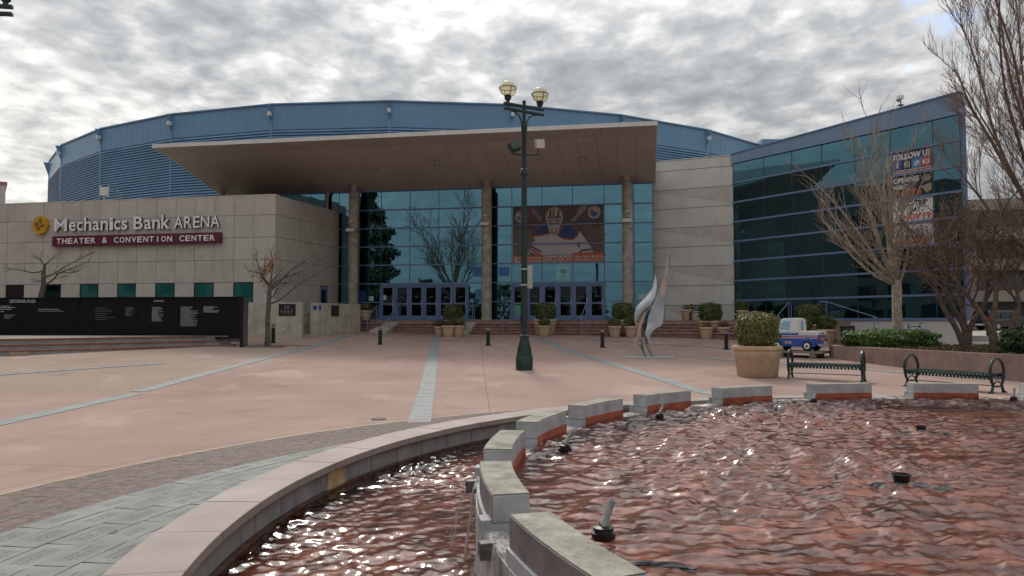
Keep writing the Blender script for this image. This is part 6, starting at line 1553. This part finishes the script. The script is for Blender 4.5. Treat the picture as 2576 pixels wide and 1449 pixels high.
# pale sycamore in the planting bed: short trunk, then a fan of rising limbs
Y = 29.3; x = P2(2257, Y)
sc = [(1.0, az, el, L, .07) for az, el, L in ((185, 34, 4.0), (172, 50, 5.4), (200, 60, 6.0), (110, 55, 4.2), (60, 62, 3.4), (262, 55, 4.2), (250, 80, 5.4), (150, 74, 5.8), (190, 22, 3.6), (330, 60, 2.6), (120, 76, 5.2), (232, 45, 4.4), (176, 42, 4.6), (208, 36, 4.0), (186, 68, 6.2), (165, 28, 3.8), (215, 70, 5.6))]
sc = [(min(1, .86 + .14 * (i % 3) / 2), a, e, l, r) for i, (_, a, e, l, r) in enumerate(sc)]
bare_tree((x, Y, .7), 'pale-barked leafless tree fanning up in front of the glass wing', 5, [(0, 0, 0, .23), (.02, 0, .6, .19), (-.02, 0, 1.5, .175), (0, 0, 2.3, .18), (0, 0, 2.7, .16)], sc, M['bark_pale'], M['twig'], .55, .13, 2, (8, 1.4, .013), name='sycamore_tree')
# crape myrtles: several bent stems with dry seed heads
def myrtle(loc, lab, seed, stems, leafn):
    rng = random.Random(seed); t = thing('multi_stem_tree', lab, 'tree', loc, 0, 'multi-stem trees in the planting bed'); mb = MB(); mb2 = MB(); tips = []
    for st in stems:
        p = smooth_line3(st, 4); mb.tube(p, [.11 - .075 * i / (len(p) - 1) for i in range(len(p))], 9)
        for k in range(8):
            j = int(len(p) * (.5 + .06 * k)); j = min(j, len(p) - 2); d = (p[-1] - p[-3]).normalized(); a = rng.uniform(0, 6.28)
            d = (d * .6 + Vector((math.cos(a) * .9, math.sin(a) * .7, .25))).normalized(); q, _ = limb(mb, rng, p[j], d, rng.uniform(1.5, 2.6), .035, .012, 6, .13, .05, 6); twigs(mb2, rng, q, 2, .75, .010, .6, .05, 8, 3, tips)
    mb.build('trunk', M['bark_brown'], t, smooth=True); mb2.build('branches', M['twig_dark'], t); pts = []
    for k in range(leafn):
        q = rng.choice(tips); pts.append((q.x + rng.gauss(0, .10), q.y + rng.gauss(0, .10), q.z + rng.gauss(0, .12)))
    link('seed_heads', leaf_mesh('seed_heads', pts, .045, rng, M['leaf_brown']), t)
def smooth_line3(pts, n):
    P_ = [Vector(p) for p in pts]; P_ = [2 * P_[0] - P_[1]] + P_ + [2 * P_[-1] - P_[-2]]; out = []
    for i in range(1, len(P_) - 2):
        for k in range(n):
            t = k / n; a, b, c, d = P_[i - 1:i + 3]; out.append(.5 * ((2 * b) + (c - a) * t + (2 * a - 5 * b + 4 * c - d) * t * t + (3 * b - a - 3 * c + d) * t ** 3))
    out.append(P_[-2]); return out
Y = 25.5; x = P2(2430, Y)
myrtle((x, Y, .7), 'brown multi-stem tree with dry seed heads right of the pale tree', 15, [[(-.05, 0, 0), (-.35, 0, .8), (-.75, .1, 1.6), (-1.1, .1, 2.6), (-1.5, .2, 3.6)], [(.02, 0, 0), (-.05, .1, .9), (-.5, .2, 1.9), (-.7, .2, 3.0), (-.6, .3, 4.2)], [(.05, 0, 0), (.2, .1, .9), (.65, 0, 1.7), (.9, .1, 2.8), (1.2, 0, 3.8)], [(0, .1, 0), (.1, .3, 1.2), (.1, .6, 2.4), (.2, .5, 4.0)]], 3200)
Y = 24.3; x = P2(2508, Y)
myrtle((x, Y, .7), 'brown multi-stem tree with dry seed heads nearest the right edge', 16, [[(-.15, 0, 0), (-.25, 0, .8), (-.6, .1, 1.5), (-1.2, .1, 2.3), (-1.8, 0, 3.0)], [(0, 0, 0), (-.1, .1, 1.0), (.05, .1, 2.0), (.0, .2, 3.4), (.2, .2, 4.4)], [(.15, 0, 0), (.4, 0, .7), (.7, 0, 1.5), (.75, .1, 2.6), (1.1, .1, 3.8)]], 3200)
# tall tree whose limbs lean in from beyond the right edge
rngT = random.Random(31); t = thing('tall_bare_tree', 'tall leafless tree whose limbs lean in from the right edge', 'tree', (17.6, 23.6, .7)); mb = MB(); mb2 = MB()
tp = [Vector(q) for q in ((0, 0, 0), (.05, 0, 1.5), (-.1, .1, 3.2), (-.2, .1, 4.8))]; mb.tube(tp, [.28, .24, .22, .17], 12)
for z, az, el, L, r in ((3.0, 178, 62, 8.5, .07), (3.6, 170, 70, 9.0, .07), (4.3, 185, 76, 8.5, .065), (4.7, 160, 80, 8.0, .06), (4.8, 200, 66, 8.0, .06), (3.4, 195, 50, 6.0, .055), (4.6, 90, 78, 7.5, .06), (2.6, 175, 42, 4.8, .08), (4.0, 0, 65, 7, .1), (4.6, 210, 84, 8.5, .1), (3.8, 150, 58, 6.5, .09)):
    p = tp[0].lerp(tp[-1], z / 4.8); q, _ = limb(mb, rngT, p, (math.cos(R(el)) * math.cos(R(az)), math.cos(R(el)) * math.sin(R(az)), math.sin(R(el))), L, r, .018, 12, .05, .035, 7)
    twigs(mb2, rngT, q, 3, 2.0, .016, .42, .13, 12, 3, None, .15)
mb.build('trunk', M['bark_brown'], t, smooth=True); mb2.build('branches', mat('russet twigs', (.24, .17, .135), .8, var=.2), t)

# small street tree with a few orange leaves
Y = 34.0; x = P2(673, Y); z = G(x, Y); rng = random.Random(12); k = Y / 1860
t = thing('small_tree', 'small leafless tree with a cluster of orange leaves before the low wall', 'tree', (x, Y, z)); mb = MB(); mb2 = MB()
q = lambda px, py, y=0: Vector(((px - 673) * k, y, (872 - py) * k))
trunk = [q(674, 872), q(675, 840), q(674, 800), q(676, 770), q(677, 740), q(678, 716)]; mb.tube(trunk, [.14, .115, .11, .11, .10, .085], 12)
lim = [[q(677, 722), q(665, 705), q(655, 685), q(646, 662), q(640, 640)], [q(678, 716), q(682, 695), q(685, 665), q(680, 640)], [q(679, 720), q(700, 705), q(730, 693), q(765, 680), (q(805, 655))], [q(677, 735), q(700, 712), q(740, 672), q(772, 648, .3), q(790, 635, .4)],
       [q(678, 765), q(700, 757), q(722, 740), q(760, 712, -.2), q(800, 690, -.3), q(835, 672, -.4)], [q(677, 728), q(695, 716), q(720, 712, -.3), q(757, 708, -.5)], [q(678, 755), q(685, 740, .3), q(690, 725, .5)], [q(677, 720), q(668, 700, -.3), q(660, 690, -.6), q(640, 685, -.8)], [q(678, 716), q(690, 690, .4), q(710, 660, .8)]]
for l in lim:
    p = smooth_line3(l, 4); mb.tube(p, [.05 - .038 * i / (len(p) - 1) for i in range(len(p))], 7); twigs(mb2, rng, p, 2, .75, .011, .6, .03, 7, 3)
mb.build('trunk', M['bark_grey'], t, smooth=True); mb2.build('branches', M['twig_dark'], t)
pts = []
for i in range(260):
    a = rng.random(); c = q(658, 695).lerp(q(684, 655), a) if rng.random() < .8 else q(655, 690).lerp(q(666, 718), rng.random()); pts.append((c.x + rng.gauss(0, .11), c.y + rng.gauss(0, .16), c.z + rng.gauss(0, .13)))
link('orange_leaves', leaf_mesh('orange_leaves', pts, .075, rng, M['leaf_orange']), t)
w = (x, Y + .05, z + .012); tag(MB().prism([(-.8, -.55), (.8, -.55), (.8, .55), (-.8, .55)], -.05, 0).build('tree_grate', M['spout'], None, w), 'dark square grate round the small tree trunk', 'tree grate')
# leafless tree behind the black wall
Y = 38.5; k = Y / 1860; q = lambda px, py, y=0: Vector(((px - 100) * k, y, (830 - py) * k)); x = P2(100, Y); zb = at(100, 830, Y).z
t = thing('leaning_tree', 'leafless tree with long side branches behind the black granite wall', 'tree', (x, Y, zb)); mb = MB(); mb2 = MB()
mb.tube([q(97, 830), q(98, 770), q(103, 745), q(108, 718), q(107, 690), q(109, 672), q(112, 662)], [.17, .15, .14, .12, .10, .07, .05], 12)
lim = [[q(107, 681), q(95, 684), q(78, 686), q(55, 680), q(30, 676), q(5, 672)], [q(108, 698), q(130, 690), q(155, 675), q(190, 655), q(240, 630)], [q(108, 720), q(130, 705), q(150, 685), q(185, 668, .3), q(215, 655, .3)], [q(110, 668), q(115, 655, .2), q(124, 645, .3)], [q(109, 672), q(105, 660), q(98, 652)],
       [q(140, 690), q(165, 685, -.3), q(190, 688, -.5), q(215, 683, -.6)], [q(107, 705), q(95, 706, .3), q(80, 704, .5)]]
for l in lim:
    p = smooth_line3(l, 4); mb.tube(p, [.05 - .036 * i / (len(p) - 1) for i in range(len(p))], 7); twigs(mb2, rng, p, 2, .7, .011, .6, .04, 6, 3)
mb.build('trunk', M['bark_grey'], t, smooth=True); mb2.build('branches', M['twig_dark'], t)

# ---------------------------------------------------------------- street side: garage, vehicles, far white building
def garage():
    t = thing('parking_garage', 'beige concrete parking garage across the street behind the trees', 'parking garage', (44, 74, .9), R(-14))
    cm = mat('garage concrete', (.30, .26, .22), .85, var=.1, scale=.4, streak=.3)
    MB().box(-16, 30, 1.2, 24, 0, 12.2).build('deck_shade_block', M['interior'], t)  # solid dark block stands in for the shade inside the open decks
    for zz in (2.9, 6.0, 9.1, 12.0): bx('parapet', cm, t, -16.2, 30.2, -.2, 1.0, zz - .1, zz + 1.0)
    for xx in range(-16, 31, 6): bx('pier', cm, t, xx - .4, xx + .4, .1, 1.1, 0, 12.4)
    bx('stair_wall', cm, t, -17.5, -12, -.6, .05, 0, 4.2)
garage()
def car(loc, rz, lab, paint, suv, name):
    t = thing(name, lab, 'car', loc, rz)
    if suv: prof = [(-2.45, .40), (-2.5, .75), (-2.45, 1.0), (-2.35, 1.72), (-2.2, 1.80), (.55, 1.80), (.85, 1.70), (1.35, 1.12), (2.3, 1.02), (2.5, .85), (2.5, .42), (2.2, .32), (-2.2, .32)]
    else: prof = [(-2.25, .40), (-2.3, .8), (-2.2, 1.0), (-1.7, 1.05), (-1.2, 1.40), (-.9, 1.45), (.2, 1.45), (.5, 1.38), (1.1, 1.0), (2.1, .88), (2.3, .7), (2.3, .38), (2.0, .28), (-2.0, .28)]
    w = .97 if suv else .88
    n = len(prof); ins = lambda z: w - .20 * max(0, (z - 1.0)) / .8
    MB().add([(p[0], -ins(p[1]), p[1]) for p in prof] + [(p[0], ins(p[1]), p[1]) for p in prof], [tuple(range(n)), tuple(range(2 * n - 1, n - 1, -1))] + [(i, n + i, n + (i + 1) % n, (i + 1) % n) for i in range(n)]).build('body', paint, t, bevel=.05)
    gl = P('car window glass', (.01, .012, .014), .08)
    for s in (-1, 1):
        zs = ((-2.15, -1.2), (-1.1, -.1), (0, .75)) if suv else ((-1.1, -.2), (-.1, .55))
        for a, b in zs: MB().hexa([(a, s * (w - .03), 1.08), (b, s * (w - .03), 1.08), (b, s * (w + .012), 1.08), (a, s * (w + .012), 1.08), (a + .05, s * (w - .19), 1.62 if suv else 1.36), (b - .08, s * (w - .19), 1.62 if suv else 1.36), (b - .08, s * (w - .13), 1.62 if suv else 1.36), (a + .05, s * (w - .13), 1.62 if suv else 1.36)]).build('side_window', gl, t)
        for wx in (-1.5, 1.55):
            h = MB().tube([(wx, s * (w - .22), .36), (wx, s * (w - .2), .36), (wx, s * (w + .01), .36), (wx, s * (w + .03), .36)], [.33, .37, .37, .32], 20).build('wheel', M['tyre'], t, smooth=True)
            MB().tube([(wx, s * (w + .031), .36), (wx, s * (w + .04), .36)], [.22, .18], 14).build('rim', P('alloy rim', (.4, .4, .4), .3), h)
        bx('tail_light', P('car tail light', (.42, .01, .01), .2), t, prof[1][0] - .015, prof[1][0] + .14, s * (w - .22), s * (w + .006), .85, 1.25 if suv else 1.0)
    bx('rear_window', gl, t, prof[2][0] + .0, prof[2][0] + .10, -.7, .7, 1.15, 1.62) if suv else None
    bx('bumper', P('chrome bumper', (.4, .4, .4), .2), t, prof[0][0] - .1, prof[0][0] + .02, -w + .05, w - .05, .42, .6); bx('number_plate', M['white_metal'], t, prof[0][0] - .13, prof[0][0] - .1, -.25, .25, .45, .58)
car((45.0, 68.0, .95), R(15), 'black sport utility vehicle parked on the street at far right', mat('black car paint', (.01, .01, .011), .15, coat=1), True, 'parked_suv'); car((42.6, 70.5, .95), R(60), 'white car parked left of the black vehicle on the street', mat('white car paint', (.7, .7, .7), .2, coat=1), False, 'parked_car')
x = P2(9, 95) - 6.75 * math.cos(R(36)); t = thing('white_building', 'pale plastered building just showing at the left edge', 'building', (x, 95 - 6.75 * math.sin(R(36)), 0), R(36)); bx('wall', mat('pale plaster', (.68, .60, .55), .8, var=.05), t, -4, 6.6, 0, 12, 0, 19.4); bx('parapet_trim', P('rust trim', (.42, .22, .16)), t, -4.1, 6.75, -.12, 12, 19.4, 19.75)

# ---------------------------------------------------------------- trees behind the camera, seen only as reflections in the glass
def leafy(loc, h, r, lab, n, seed, conic, mt, size):
    rng = random.Random(seed); t = thing('evergreen_tree', lab, 'tree', loc); MB().tube([(0, 0, 0), (.1, 0, h * .4), (0, 0, h * .9)], [.35, .25, .05], 8).build('trunk', M['bark_brown'], t, smooth=True); pts = []
    while len(pts) < n:
        z = rng.random(); rr = r * ((1 - z) ** .6 if conic else math.sin(math.pi * min(.97, z + .06)) ** .6) * (.82 + .18 * math.sin(z * 40)); a = rng.uniform(0, 6.28); d = rr * math.sqrt(rng.uniform(.35, 1)); pts.append((d * math.cos(a), d * math.sin(a), h * .12 + z * h * .88))
    link('foliage', leaf_mesh('foliage', pts, size, rng, mt), t)
leafy((-35.5, 3.5, 0), 19.0, 4.2, 'tall dark evergreen mirrored at the left of the entrance glass', 7000, 1, False, M['leaf_dark'], .42)
for i, (xx, yy, h, r) in enumerate(((-36, -14, 8, 4.0), (-31, -18, 7, 4), (-25, -20, 7.5, 4), (-17, -18, 6.5, 3), (-12, -22, 6, 3))):
    leafy((xx, yy, 0), h, r, ('low round tree mirrored beside the tall evergreen in the entrance glass', 'low round tree mirrored below the leafless tree reflection, left one', 'low round tree mirrored below the leafless tree reflection, right one', 'low round tree mirrored over the right-hand doors', 'lowest round tree mirrored behind the entrance sign')[i], 1800, 40 + i, False, M['leaf_dark'], .34)
bare_tree((-26.5, -3.5, 0), 'leafless tree mirrored in the glass above the left-hand doors', 44, [(0, 0, 0, .4), (.1, 0, 2, .33), (0, .1, 4.5, .3), (.1, 0, 6, .25)], [(.7 + .03 * i, 137 * i % 360, 35 + (i * 29) % 50, 7.5 + (i % 4) * 1.5, .16) for i in range(15)], M['bark_grey'], M['twig_dark'], .6, .07, 3, (8, 2, .04), name='bare_tree')
t = thing('hotel_block', 'long dark building mirrored in the wing glass, left of the plaza', 'building', (-52, 12, 0), R(4))
MB().box(-14, 0, -26, 54, 0, 20.5).build('wall', mat('dark brown facade', (.17, .15, .135), .8, var=.1, scale=.3), t)
for k in range(5):
    for j in range(12): bx('window', P('dark hotel window', (.02, .025, .03), .2), t, .0, .06, -25 + j * 4.0, -22.6 + j * 4.0, 1.6 + k * 3.2, 3.6 + k * 3.2)
